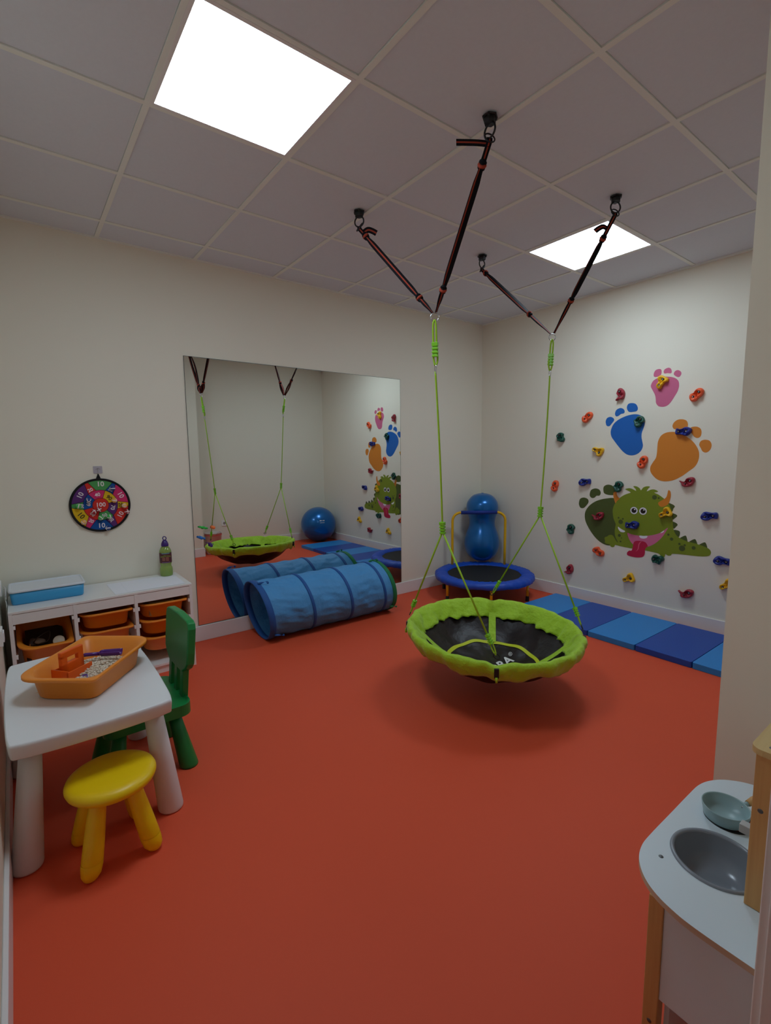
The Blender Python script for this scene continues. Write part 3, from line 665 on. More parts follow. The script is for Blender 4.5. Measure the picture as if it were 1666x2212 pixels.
HL = [('maroon hold high up between the pink and blue footprints, left', 70), ('orange hold left of the blue footprint, above the yellow one', 0), ('green hold farthest left on the wall, beside the right rope', 70),
 ('yellow hold left of the blue footprint heel', -60), ('lowest-left orange hold close to the right swing rope', 35), ('navy hold above the toes of the olive footprint', 0), ('green hold covering the monster\'s left horn tip', 30),
 ('green hold on the blue footprint', 15), ('yellow hold on the pink footprint', -60+90), ('orange hold right of the pink footprint', 5), ('navy hold between the toes of the orange footprint', 170),
 ('orange hold between the blue heel and the orange footprint', 25), ('maroon hold just below the orange footprint', 5), ('maroon hold on the olive footprint sole', 5), ('navy hold under the monster\'s eyes', 178), ('yellow hold at the monster\'s cheek on its right side', 0),
 ('navy hold on bare wall right of the monster\'s back', 0), ('green hold on bare wall left of the olive footprint', 40), ('orange hold below the olive footprint', -70), ('green hold below the monster\'s belly', 140), ('navy hold beyond the tail tip beside the pillar edge', -10),
 ('maroon hold lowest at the left above the baseboard', 45), ('yellow hold low on the wall under the monster tongue', -5), ('maroon hold low at the right above the mat', 0), ('yellow hold partly hidden by the pillar edge', 0)]
for (c, x, z), (lab, rot) in zip(HOLDS, HL):
    if c not in protos:
        protos[c] = o = make_hold(c); o.location = (x, 0, z); o['label'] = lab
    else: o = dup(protos[c], (x, 0, z), 0, lab)
    s = 1.0 if x > 1.3 else .95
    o.rotation_euler = (0, -radians(rot), 0)

# ---------------------------------------------------------------- wall socket, bin (in the mirror)
so = thing('wall_socket', 'white power socket on the wall seen in the mirror', 'socket', (3.5, -1.734, .40))
MB().box(-.010, 0, -.042, .042, -.042, .042).build('plate', M_WHITEP, so, bevel=.003)
MB().lathe([(.021, .0005), (.019, -.0), (.019, .004)], 24, M=Matrix.Rotation(-pi/2, 3, 'Y'), c=(-.0095, 0, 0)).lathe([(.0205, 0.0012), (.0001, .0012)], 24, M=Matrix.Rotation(-pi/2, 3, 'Y'), c=(-.0095, 0, 0)).build('outlet', mat('socket_grey', (150, 148, 146), .5), so)
tb_ = thing('toy_bucket', 'clear plastic tub with pink band behind the swing, in the mirror', 'bucket', (3.30, -1.97, 0))
M_CLEAR = mat('cloudy_plastic', (216, 202, 198), .3)
MB().lathe([(.0001, .002), (.095, .002), (.10, .01), (.118, .30), (.124, .302), (.124, .308), (.116, .308), (.098, .012), (.0001, .010)], 48).build('body', M_CLEAR, tb_)
MB().lathe([(.1175, .27), (.1195, .272), (.1205, .288), (.1185, .29)], 48).build('band', mat('pink_red_band', (206, 96, 92), .5), tb_)
MB().tube(spline([(-.122, 0, .29), (-.13, .03, .32), (-.128, .06, .325), (-.11, .075, .30)]), .003, 6).build('handle', M_STEEL, tb_)
# suction toys stuck on the mirror
def bumps(mb, p, q, n, r): 
    for k in range(n):
        f = k/(n-1) if n > 1 else 0
        c = [p[i]+(q[i]-p[i])*f for i in range(3)]
        rr = r*(.85+.3*(k % 2)); mb.lathe([(rr*sin(pi*j/8)+.0001, -rr*cos(pi*j/8)) for j in range(9)], 14, c)
def sucker(mb, c, r): mb.lathe([(r, 0), (r*.8, .004), (r*.35, .008), (r*.3, .014), (.0001, .014)], 18, c, M=Matrix.Rotation(pi/2, 3, 'Y'))
M_TOYG = mat('toy_green', (20, 190, 60), .4); M_TOYB = mat('toy_blue', (14, 110, 196), .4); M_TOYO = mat('toy_orange', (250, 128, 60), .4); M_TOYP = mat('toy_purple', (62, 28, 130), .4)
for (y, z, col, lab, k) in ((-3.088, .866, M_TOYG, 'green knobbly suction toy stuck to the left of the mirror', 0), (-3.103, .791, M_TOYB, 'blue knobbly suction toy stuck low left on the mirror', 1), (-3.012, .861, M_TOYO, 'small orange round suction toy stuck to the mirror', 2), (-3.039, .733, M_TOYP, 'dark purple crown-like suction toy stuck to the mirror', 3)):
    t = thing('suction_toy', lab, 'toy', (.006, y, z), 0, 'suction toys on the mirror')
    s_ = MB(); sucker(s_, (.0, 0, 0), .012); s_.build('suction_cup', col, t)
    b = MB()
    if k == 0: bumps(b, (.018, -.022, .006), (.03, .025, -.004), 5, .008)
    if k == 1: bumps(b, (.018, -.018, .006), (.03, .016, -.004), 3, .010)
    if k == 2: bumps(b, (.022, 0, 0), (.022, 0, 0), 1, .015)
    if k == 3:
        bumps(b, (.02, .004, -.008), (.02, .004, -.008), 1, .014)
        for a in range(5): bumps(b, (.026, -.02+.009*a, .012-.002*a), (.026, -.02+.009*a, .014), 1, .0045)
    b.build('knobs', col, t)

# ---------------------------------------------------------------- dartboard
db = thing('dartboard', 'round felt number target board in bright colours with black edge', 'dartboard', (.003, -3.735, 1.0815))
cc = dict(g=mat('felt_green', (76, 152, 82), .9), b=mat('felt_blue', (10, 76, 150), .9), p=mat('felt_pink', (206, 44, 104), .9), y=mat('felt_yellow', (218, 178, 20), .9), r=mat('felt_red', (208, 44, 34), .9), v=mat('felt_purple', (88, 40, 110), .9), k=mat('felt_black', (14, 13, 16), .9), w=mat('print_white', (232, 222, 224), .8), d=mat('print_dark', (28, 20, 12), .8))
keys = list(cc); ml = [cc[k] for k in keys]; ix = {k: i for i, k in enumerate(keys)}
MB().lathe([(.0001, .001), (.174, .001), (.1768, .003), (.1768, .009), (.174, .0115), (.164, .0115), (.163, .008), (.0001, .008)], 80, M=Matrix(((0, 0, 1), (1, 0, 0), (0, 1, 0)))).build('backing', cc['k'], db)
fc = MB()
OUT = [62.1, 54.5, 3.0, -5.5, -56.9, -66.9, -115.7, -125.3, -177.1, -185.5, -239.6, -247.4]
INN = [71.1, 42.0, 11.0, -16.7, -46.0, -75.6, -108.5, -136.0, -166.8, -195.6, -230.1, -258.1]
OC = ['b', 'p', 'y', 'r', 'v', 'b', 'p', 'y', 'g', 'v', 'r', 'g']
MID = [72.0, 12.5, -46.5, -104, -166, -229]
MC = ['y', 'v', 'g', 'r', 'b', 'p']
def P2(r, a): return (r*cos(radians(a)), r*sin(radians(a)))
def sector(r0, r1, a0, a1, b0, b1, mi):   # inner angles a0..a1, outer b0..b1
    n = 10; pts = [P2(r1, b0+(b1-b0)*k/n) for k in range(n+1)]+[P2(r0, a1+(a0-a1)*k/n) for k in range(n+1)]
    fc.prism(pts, .008, .0095, YZ, mi)
G_ = .0013
for k in range(12):
    o0, o1 = OUT[k], OUT[(k+1) % 12]-(360 if k == 11 else 0); i0, i1 = INN[k], INN[(k+1) % 12]-(360 if k == 11 else 0)
    go = math.degrees(G_/.162); gi = math.degrees(G_/.10)
    sector(.1010, .1625, i0-gi, i1+gi, o0-go, o1+go, ix[OC[k]])
for k in range(6):
    a0, a1 = MID[k], MID[(k+1) % 6]-(360 if k == 5 else 0); go = math.degrees(G_/.1); gi = math.degrees(G_/.05)
    sector(.0485, .0985, a0-gi, a1+gi, a0-go, a1+go, ix[MC[k]])
fc.prism(circle(0, 0, .046, 40), .008, .0095, YZ, ix['r'])
TX = [(.007, .138, '10', 0, .052, 'w'), (-.052, .102, '20', 25, .036, 'w'), (-.014, .069, '40', 12, .038, 'w'), (.051, .046, '90', -45, .04, 'd'), (.064, .099, '50', -35, .034, 'w'), (.12, .061, '10', -62, .05, 'w'), (.114, -.006, '20', -92, .036, 'd'), (.068, -.02, '70', -102, .04, 'w'), (.112, -.072, '10', 58, .05, 'w'), (.055, -.104, '30', 40, .034, 'w'), (.018, -.070, '50', 15, .036, 'w'), (-.005, -.136, '10', 0, .052, 'w'), (-.061, -.101, '20', -35, .034, 'w'), (-.116, -.06, '10', -52, .05, 'd'), (-.106, 0, '30', 90, .034, 'w'), (-.11, .07, '10', 60, .05, 'w'), (-.067, .014, '60', 80, .038, 'w'), (-.049, -.055, '80', 130, .036, 'w'), (0, .002, '100', 0, .046, 'w')]
for (y, z, s, a, sz, k) in TX:
    ca, sa = cos(radians(a)), sin(radians(a))
    text_mesh(s, sz*.84, lambda u, v: (.0101, y+u*ca-v*sa, z+u*sa+v*ca), fc, ix[k], .0007)
fc.build('target_face', ml, db, weld=False)
MB().prism([(-.016, .172), (.014, .172), (.002, .206), (-.003, .206)], .002, .007, YZ).build('hanging_tab', cc['k'], db, bevel=.001)
hk = thing('adhesive_hook', 'clear square adhesive hook holding the dartboard', 'hook', (.0005, -3.735, 1.314))
MB().prism(rrect(.026, .024, .004), 0, .003, YZ).build('pad', mat('hazy_pad', (196, 190, 200), .2, trans=.2), hk)
MB().tube(spline([(.003, -.012, .004), (.008, 0, .010), (.003, .012, .004)]), .0015, 6).tube(spline([(.006, 0, .008), (.009, 0, -.008), (.012, 0, -.017), (.016, 0, -.013)]), .0014, 6).build('wire', M_STEEL, hk)
BL = [(.074, .108, 'w', 'white stripped ball on the small blue top field'), (-.069, .039, 'w', 'white stripped ball on the blue sixty field'), (.079, .027, 'o', 'orange ball beside the number ninety'), (.136, -.012, 'o', 'orange ball on the right yellow field'), (-.126, .003, 'g', 'green ball on the left green field'), (-.044, -.04, 'p', 'clear striped ball on the red eighty field'), (-.014, -.028, 'p', 'clear striped ball touching the centre number'), (.149, -.054, 'p', 'clear striped ball at the right black edge'), (-.008, -.082, 'g', 'green ball left of the other one on the lower green field'), (.042, -.079, 'g', 'green ball right on the lower green field'), (-.106, -.103, 'o', 'orange ball at the lower left yellow field'), (.029, -.154, 'w', 'white stripped ball at the bottom black edge')]
BCm = dict(w=mat('ball_navy', (20, 60, 130), .3), o=mat('ball_orange', (240, 176, 96), .3), g=mat('ball_green', (70, 190, 90), .3), p=mat('ball_red', (170, 40, 50), .3)); M_STRIP = mat('fleece_strip', (235, 225, 225), .9)
bpro = {}
for i, (y, z, c, lab) in enumerate(BL):
    rot = (i*1.1, i*.7, i*2.3)
    if c not in bpro:
        t = thing('fleece_ball', 'x', 'ball', (0, 0, 0), 0, 'small balls sticking to the dartboard'); r = .0155
        MB().lathe([(r*sin(pi*j/14)+.0001, -r*cos(pi*j/14)) for j in range(15)], 24).build('shell', BCm[c], t)
        s_ = MB()
        for u, v in ((Vector((1, 0, 0)), Vector((0, 1, 0))), (Vector((0, 1, 0)), Vector((0, 0, 1)))):
            nn = u.cross(v); pa = [(u*cos(a)+v*sin(a))*(r+.0006) for a in [2*pi*k/28 for k in range(29)]]
            for k in range(28): s_.add([pa[k]-nn*.0026, pa[k]+nn*.0026, pa[k+1]+nn*.0026, pa[k+1]-nn*.0026], [(0, 1, 2, 3)])
        s_.build('strip', M_STRIP, t); bpro[c] = t; o = t; o['label'] = lab
    else: o = dup(bpro[c], (0, 0, 0), 0, lab)
    o.location = (.003+.0115+.0165, -3.735+y, 1.0815+z); o.rotation_euler = rot

# ---------------------------------------------------------------- storage cabinet
CX1 = .42; CY0, CY1 = -4.262, -3.298; CT = .562
cb = thing('storage_cabinet', 'low white storage cabinet with orange bins beside the mirror', 'cabinet', (0, 0, 0))
MB().box(.016, CX1, CY0, CY1, CT-.014, CT).build('top_board', M_WHITE, cb, bevel=.002)
th = .018
DV = [CY0, -3.955, -3.635, CY1]
MB().box(.018, CX1-.001, CY0, CY0+th, 0, CT-.014).build('side_panel', M_WHITE, cb, bevel=.001)
MB().box(.018, CX1-.001, CY1-th, CY1, 0, CT-.014).build('side_panel', M_WHITE, cb, bevel=.001)
for y in DV[1:3]: MB().box(.018, CX1-.001, y-th/2, y+th/2, .05, CT-.014).build('divider', M_WHITE, cb, bevel=.001)
for k in range(3):
    a = DV[k]+(th if k == 0 else th/2); b = DV[k+1]-(th if k == 2 else th/2)
    MB().box(CX1-.02, CX1-.003, a, b, CT-.072, CT-.016).build('front_rail', M_WHITE, cb, bevel=.0008)
MB().box(.02, CX1-.002, CY0+th, CY1-th, .05, .064).build('bottom_board', M_WHITE, cb)
MB().box(CX1-.03, CX1-.014, CY0+th, CY1-th, 0, .05).build('plinth', M_WHITE, cb)
MB().box(.018, .022, CY0+th, CY1-th, .064, CT-.014).build('back_panel', M_WHITE, cb)
cols = [(DV[0]+th, DV[1]-th/2), (DV[1]+th/2, DV[2]-th/2), (DV[2]+th/2, DV[3]-th)]
for ci, (a, b) in enumerate(cols):
    for z in {0: (.300, .470), 1: (.448, .338, .228), 2: (.448, .338, .228)}[ci]:
        for y0, y1 in ((a, a+.009), (b-.009, b)):
            MB().box(.03, CX1-.004, y0, y1, z-.008, z-.001).box(CX1-.02, CX1-.004, y0, y1, z-.001, z+.012).build('runner', M_WHITEP, cb)
# bins
def bin_parts(root, L=.40, W=.285, Hh=.10, mat_=M_BIN):
    ra = [.02, .085, .02, .085]; rb = [.045, .10, .045, .10]
    def ring(dx, dy, r, z): return [Vector((a, b, z)) for a, b in rrect(L/2-dx, W/2-dy, r, 8)]
    f = lambda rr, k: [max(.006, x+k) for x in rr]
    R_ = [ring(.045, .032, f(rb, -.012), .0015), ring(.040, .028, f(rb, -.008), .006), ring(.024, .016, rb, Hh-.014),
          ring(.004, .003, ra, Hh-.013), ring(0, 0, ra, Hh-.010), ring(0, 0, ra, Hh-.002), ring(.003, .002, ra, Hh),
          ring(.020, .013, f(rb, -.004), Hh-.001), ring(.023, .016, f(rb, -.004), Hh-.008), ring(.028, .020, f(rb, -.006), Hh-.009), ring(.040, .030, f(rb, -.010), .010), ring(.048, .035, f(rb, -.014), .005)]
    MB().rings(R_, 0, True, True).build('tub', mat_, root, bevel=0)
    return root
bt = thing('storage_bin', 'x', 'storage bin', (0, 0, 0), 0, 'orange bins in the storage cabinet'); bin_parts(bt, L=.39, W=.281)
yc = [(a+b)/2 for a, b in cols]
spots = [(.228, yc[1], .367, 'top orange bin in the middle column of the cabinet'), (.228, yc[1], .257, 'second orange bin down in the middle column of the cabinet'),
         (.228, yc[2], .367, 'top orange bin in the right column of the cabinet'), (.228, yc[2], .257, 'middle orange bin in the right column behind the green chair'), (.228, yc[2], .145, 'lowest visible orange bin in the right column of the cabinet')]
for i, (x, y, z, lab) in enumerate(spots):
    if i == 0: o = bt; o['label'] = lab; o.location = (x, y, z)
    else: o = dup(bt, (x, y, z), 0, lab)
deep = thing('storage_bin', 'deep orange bin filled with odds and ends in the left column', 'storage bin', (.166, yc[0], .188)); deep.rotation_euler = (0, .33, 0); bin_parts(deep, .39, .268, .222)
deep['group'] = 'orange bins in the storage cabinet'
# odds and ends inside the deep bin (each a small thing)
M_DT = mat('dark_toys', (52, 46, 44), .6); M_CR = mat('cream_lid', (206, 196, 176), .6)
jl = thing('jar', 'cream round lid of a jar lying in the deep orange bin', 'jar', (.325, yc[0]+.062, .322)); Mj = Matrix.Rotation(radians(62), 3, 'Y')
MB().lathe([(.0001, .022), (.026, .022), (.029, .020), (.030, 0), (.0001, 0)], 32, M=Mj).build('lid', M_CR, jl)
MB().lathe([(.0001, -.05), (.027, -.05), (.027, 0)], 32, M=Mj).build('body', M_CLEAR, jl)
cbm = thing('toy_cable', 'black cord looping in the deep orange bin', 'cord', (.285, yc[0]-.01, .325))
MB().tube(spline([(0, -.05, 0), (.01, -.03, .03), (.0, .02, .055), (.01, .035, .05), (.02, .02, .005), (.01, -.03, -.005)]), .003, 6).build('cord', M_DT, cbm)
RN = random.Random(3)
for k, (dx, dy, dz_, c, lab, nm) in enumerate(((.05, -.075, 0, (190, 120, 40), 'orange stick poking up at the left of the deep bin', 'toy_stick'), (.02, -.03, .02, (150, 140, 130), 'grey toy block in the middle of the deep bin', 'toy_block'), (.07, .0, -.01, (140, 132, 60), 'olive wrapped toy near the front of the deep bin', 'toy_bag'), (.0, -.06, .01, (90, 90, 96), 'dark grey toy piece at the back left of the deep bin', 'toy_piece'), (.04, .02, -.03, (44, 44, 60), 'dark toy lump under the jar in the deep bin', 'toy_lump'))):
    t = thing(nm, lab, 'toy', (.255+dx, yc[0]+dy, .315+dz_-.3*dx))
    m_ = Matrix.Rotation(k*.9+.3, 3, 'Z') @ Matrix.Rotation(.5-k*.25, 3, 'Y')
    mm = mat('toy_%s' % ('amber', 'stone', 'olive', 'slate', 'indigo')[k], c, .55)
    if k == 0: MB().prism(rrect(.008, .03, .007), -.002, .002, XZ).build('stick', mm, t, bevel=.001)
    else:
        q = MB(); q.lathe([(.022*sin(pi*j/8)+.0001, -.016*cos(pi*j/8)) for j in range(9)], 10, M=m_, fn=lambda v, a, r, z: Vector((v.x*1.5, v.y*(1+.3*sin(3*a)), v.z)))
        q.build('shape', mm, t)
fill = tag(MB().box(-.145, .145, -.095, .095, .012, .118, M=Matrix.Translation((.166, yc[0], .188))@Matrix.Rotation(.33, 4, 'Y')).build('toy_clutter', M_DT), 'jumble of dark small toys filling the deep orange bin', 'toys', kind='stuff')
# box and papers in the right column
pk = thing('cardboard_box', 'flat kraft cardboard box lying in the top right bin', 'box', (.25, yc[2]-.01, .378)); MB().box(-.12, .12, -.075, .075, 0, .085).build('body', mat('kraft', (176, 132, 84), .8), pk, bevel=.002)
MB().box(-.002, .002, -.075, .075, .085, .0856).build('flap_seam', M_DT, pk)
# light blue box with hazy lid on the top
bx = thing('plastic_box', 'light blue shallow plastic box with hazy white lid on the cabinet', 'box', (.165, -4.068, CT+.001))
M_LB = mat('light_blue_plastic', (60, 158, 212), .35); 
def rr3(hx, hy, r, z): return [Vector((a, b, z)) for a, b in rrect(hx, hy, r, 5)]
MB().rings([rr3(.110, .172, .02, 0), rr3(.113, .176, .02, .008), rr3(.118, .181, .022, .078), rr3(.115, .178, .02, .078), rr3(.108, .170, .018, .006)], 0, True, True).build('tray', M_LB, bx)
M_HZ = mat('hazy_lid', (222, 228, 236), .35)
MB().rings([rr3(.120, .183, .022, .071), rr3(.123, .186, .024, .073), rr3(.124, .187, .024, .081), rr3(.121, .184, .024, .084), rr3(.114, .177, .02, .083), rr3(.112, .175, .02, .0775)], 0, False, True).build('lid', M_HZ, bx)
# papers
for i, (x, y, rz, lab) in enumerate(((.235, -3.555, .03, 'large white drawing sheet on the cabinet top near its right end'), (.25, -3.50, -.015, 'second white sheet lying on top of the drawing paper'))):
    pg = MB(); pg.prism(rrect(.155-.01*i, .19-.02*i, .001), 0, .0006, XY)
    o = pg.build('paper_sheet', mat('paper', (236, 238, 246), .7)); o.location = (x, y, CT+.0004+.0009*i); o.rotation_euler = (0, 0, rz); tag(o, lab, 'paper', 'paper sheets on the cabinet')
# bubble bottle
bo = thing('bubble_bottle', 'green bubble liquid bottle with purple ring cap on the cabinet', 'bottle', (.085, -3.374, CT+.001), 0)
M_GB = mat('green_translucent', (176, 206, 110), .15, trans=.5); bo.scale = (1.2, 1.2, 1.13)
pr = spline([(.0002, 0, 0), (.030, .001, 0), (.034, .010, 0), (.035, .035, 0), (.0335, .05, 0), (.029, .062, 0), (.0295, .072, 0), (.0325, .085, 0), (.0325, .10, 0), (.0325, .13, 0), (.0325, .148, 0), (.031, .160, 0), (.024, .176, 0), (.018, .184, 0), (.0165, .19, 0)], 3)
MB().lathe([(p.x, p.y) for p in pr], 40).build('body', M_GB, bo)
MB().lathe([(.0002, .004), (.028, .004), (.030, .012), (.030, .018), (.0002, .020)], 32).build('liquid', mat('green_liquid', (60, 150, 20), .3), bo)
MB().tube([(0, 0, .02), (0, 0, .175)], .007, 10).build('wand', mat('yellow_wand', (196, 180, 60), .4), bo)
M_PUR = mat('purple_cap', (58, 26, 116), .35)
MB().lathe([(.0002, .186), (.0195, .186), (.0205, .189), (.0195, .202), (.013, .218), (.006, .226), (.0002, .227)], 32).build('cap', M_PUR, bo)
MB().tube([Vector((RT.x*.010*cos(a), RT.y*.010*cos(a), .2345+.011*sin(a))) for a in [2*pi*k/24 for k in range(24)]], .0028, 8, True).build('cap_ring', M_PUR, bo)
lab_ = MB(); a0 = math.atan2(-.8, 3.6)
lab_.lathe([(.0329, .084), (.0331, .085), (.0331, .146), (.0329, .147)], 40)
lo = lab_.build('label', mat('label_maroon', (84, 34, 44), .5), bo)
tx = MB()
def bf(u, v, z0): a = a0+u/.0334; return Vector((.0334*cos(a), .0334*sin(a), z0+v))
text_mesh('GAZILLION', .0125, lambda u, v: bf(u, v, .130-.25*abs(u)), tx, 0)
for k, z in enumerate((.116, .108, .100)):
    for u0, u1 in ((-.020, -.003), (.001, .018)):
        tx.add([bf(u0+(u1-u0)*i/4, v, z) for i in range(5) for v in (0, .003)], [(2*i, 2*i+1, 2*i+3, 2*i+2) for i in range(4)], 1)
tx.add([bf(-.022+.046*i/8, v, .086) for i in range(9) for v in (0, .004)], [(2*i, 2*i+1, 2*i+3, 2*i+2) for i in range(8)], 2)
tx.add([bf(-.022+.046*i/8, v, .141) for i in range(9) for v in (0, .006)], [(2*i, 2*i+1, 2*i+3, 2*i+2) for i in range(8)], 3)
tx.build('label_print', [mat('print_lime', (160, 190, 50), .6), mat('print_tan', (196, 130, 100), .6), mat('print_lilac', (120, 100, 140), .6), mat('print_sky', (96, 128, 146), .6)], bo, weld=False)
# cables and power strip at the left of the cabinet
ps = thing('power_cables', 'tangle of pale grey cables behind the light blue box', 'cables', (.19, -4.283, .60))
M_CAB = mat('grey_cable', (190, 190, 186), .5)
RC = random.Random(5)
for k in range(4):
    pts = [(.0+.02*k, .012, .06-.01*k)]+[(RC.uniform(-.03, .09), .012+RC.uniform(0, .006), .05-.035*j+RC.uniform(-.01, .01)) for j in range(4)]+[(.02*k-.02, .010, -.12-.02*k)]
    MB().tube(spline(pts), .003, 6).build('cable', M_CAB, ps)
MB().box(-.06, .06, -.012, .0, .02, .09).build('socket_box', M_WHITEP, ps, bevel=.003)
cl = thing('wall_box', 'narrow white wall mounted switch box left of the table', 'switch', (.62, -4.298, .50))
MB().box(-.05, .05, 0, .014, -.04, .04).build('housing', M_WHITEP, cl, bevel=.002); MB().box(-.03, .03, .014, .02, -.025, .025).build('rocker', M_WHITEP, cl, bevel=.002)

# ---------------------------------------------------------------- white table
tcx, tcy = 1.418, -4.012
ta = thing('kids_table', 'white plastic children table with thick conical legs in the left corner', 'table', (tcx, tcy, 0))
hx, hy = .395, .254
out = [(hx-.035, -hy+.004), (hx-.008, -hy+.03), (hx+.004, -hy*.5), (hx+.006, 0), (hx+.004, hy*.5), (hx-.008, hy-.03), (hx-.035, hy-.004), (hx*.5, hy+.006), (0, hy+.010)]
out = out+[(-a, b) for a, b in reversed(out[:-1])]
out = out[:17]+[(0, -hy-.010)] if False else out
low = [(a, -b) for a, b in []]
full = [(hx-.035, -hy+.004), (hx-.009, -hy+.028), (hx+.003, -hy*.5), (hx+.006, 0), (hx+.003, hy*.5), (hx-.009, hy-.028), (hx-.035, hy-.004), (hx*.5, hy+.005), (0, hy+.008), (-hx*.5, hy+.005), (-hx+.035, hy-.004), (-hx+.009, hy-.028), (-hx-.003, hy*.5), (-hx-.006, 0), (-hx-.003, -hy*.5), (-hx+.009, -hy+.028), (-hx+.035, -hy+.004), (-hx*.5, -hy-.005), (0, -hy-.008), (hx*.5, -hy-.005)]
FP = smoothpoly(full, 6)
M_TAB = mat('white_table_plastic', (226, 228, 230), .38, bump=(600, .08, .0004))
ringz = lambda k, z: [Vector((a*k, b*(1-(1-k)*hx/hy), z)) for a, b in FP]
MB().rings([ringz(.90, .436), ringz(.965, .428), ringz(.985, .427), ringz(.993, .431), ringz(1.0, .462), ringz(1.0, .470), ringz(.997, .477), ringz(.988, .480)], 0, True, True).build('tabletop', M_TAB, ta)
for sx in (-1, 1):
    for sy in (-1, 1):
        x, y = sx*.315, sy*.232
        MB().lathe([(.0001, 0), (.040, 0), (.0455, .004), (.047, .012), (.040, .22), (.032, .44), (.0001, .44)], 40, fn=lambda v, a, r, z: Vector((v.x+x-sx*.012*z/.44*1.0, v.y+y-sy*.042*z/.44, v.z))).build('leg', M_TAB, ta)
# sensory tray on the table
Mt = Vector((1.398, -3.984, .481)); ang = math.atan2(.623, -.782)
Mt = Vector((1.402, -3.986, .481))
ty = thing('sensory_tray', 'orange plastic tray of beans standing askew on the white table', 'tray', Mt, ang)
bin_parts(ty, .447, .318, .098)
RB = random.Random(11)
bm_ = MB()
sb = bpy.data.meshes
def bean_h(x, y): return .030+.007*sin(x*23+1)+.005*cos(y*31)+.004*sin((x+y)*40)
ico = [(0, 0, 1), (.894, 0, .447), (.276, .851, .447), (-.724, .526, .447), (-.724, -.526, .447), (.276, -.851, .447), (.724, .526, -.447), (-.276, .851, -.447), (-.894, 0, -.447), (-.276, -.851, -.447), (.724, -.526, -.447), (0, 0, -1)]
icf = [(0, 1, 2), (0, 2, 3), (0, 3, 4), (0, 4, 5), (0, 5, 1), (1, 6, 2), (2, 6, 7), (2, 7, 3), (3, 7, 8), (3, 8, 4), (4, 8, 9), (4, 9, 5), (5, 9, 10), (5, 10, 1), (1, 10, 6), (6, 11, 7), (7, 11, 8), (8, 11, 9), (9, 11, 10), (10, 11, 6)]
for k in range(1500):
    x = RB.uniform(-.165, .165); y = RB.uniform(-.112, .112)
    if abs(x)/.17+abs(y)/.115 > 1.45: continue
    z = bean_h(x, y)+RB.uniform(-.003, .003)
    m_ = (Matrix.Rotation(RB.uniform(0, 6.3), 3, 'Z') @ Matrix.Rotation(RB.uniform(-.6, .6), 3, 'Y') @ Matrix.Rotation(RB.uniform(-.6, .6), 3, 'X'))
    bm_.add([Vector((x, y, z))+m_ @ Vector((a*.0072, b*.0046, c*.0036)) for a, b, c in ico], icf, 0, True)
gx = 14; gy = 10
bm_.add([Vector((-.165+.33*i/gx, -.115+.23*j/gy, bean_h(-.165+.33*i/gx, -.115+.23*j/gy)-.003)) for i in range(gx+1) for j in range(gy+1)], [(i*(gy+1)+j, (i+1)*(gy+1)+j, (i+1)*(gy+1)+j+1, i*(gy+1)+j+1) for i in range(gx) for j in range(gy)], 0, True)
be = bm_.build('dry_beans', mat('white_beans', (216, 204, 184), .45, noise=(120, .12)), weld=False); be.location = Mt; be.rotation_euler = (0, 0, ang)
tag(be, 'white dry beans heaped in the orange tray', 'beans', kind='stuff')
# orange scoop with hollow handle
os_ = thing('toy_scoop', 'bright orange toy scoop with upright handle standing in the beans', 'toy', Mt+Vector((-.012, -.062, .026)), radians(128)); os_.scale = (1.3, 1.3, 1.3)
M_OT = mat('bright_orange_plastic', (232, 96, 14), .35, trans=.05)
s_ = MB(); s_.box(-.045, .045, -.032, -.028, -.008, .030).box(-.045, .045, .028, .032, -.008, .030).box(-.045, -.041, -.032, .032, -.008, .034).box(-.045, .045, -.032, .032, -.011, -.008)
s_.build('pan', M_OT, os_, bevel=.001, weld=False)
h_ = MB()
hp = [(-.038, .02), (-.038, .085), (-.030, .092), (.030, .092), (.038, .085), (.038, .02)]
for a, b, c, d in ((-.040, -.018, .0, .078), (.018, .040, .0, .078), (-.040, .040, .066, .088), (-.040, .040, .0, .050)): h_.box(a, b, -.007, .007, c, d)
h_.build('handle', M_OT, os_, bevel=.003, weld=False)
ps_ = thing('toy_scoop', 'purple toy scoop lying on the beans toward the back of the tray', 'toy', Mt+Vector((-.085, .055, .056)), radians(62)); ps_.scale = (1.25, 1.25, 1.25)
M_PP = mat('purple_plastic', (84, 20, 118), .3)
MB().rings([[Vector((x, .017*cos(a)*(1 if c else .6), .014+.018*sin(a)*(1 if c else .5))) for a in [pi+pi*k/8 for k in range(9)]] for x, c in ((-.008, 0), (0, 1), (.050, 1), (.062, 1))], 0, True, False, closed=False).build('pan', M_PP, ps_).modifiers.new('solid', 'SOLIDIFY').thickness = .0025
MB().tube([(-.058, 0, .004), (-.054, 0, .005), (-.006, 0, .006)], .0065, 10).build('handle', M_PP, ps_)
po = thing('toy_cup', 'small violet cup edge buried in the beans beside the orange scoop', 'toy', Mt+Vector((.062, -.030, .030)), .4)
MB().lathe([(.0001, -.012), (.013, -.012), (.018, .006), (.0165, .006), (.012, -.009), (.0001, -.009)], 20, M=Matrix.Rotation(.5, 3, 'X')).build('shell', mat('violet_plastic', (110, 84, 170), .4), po)

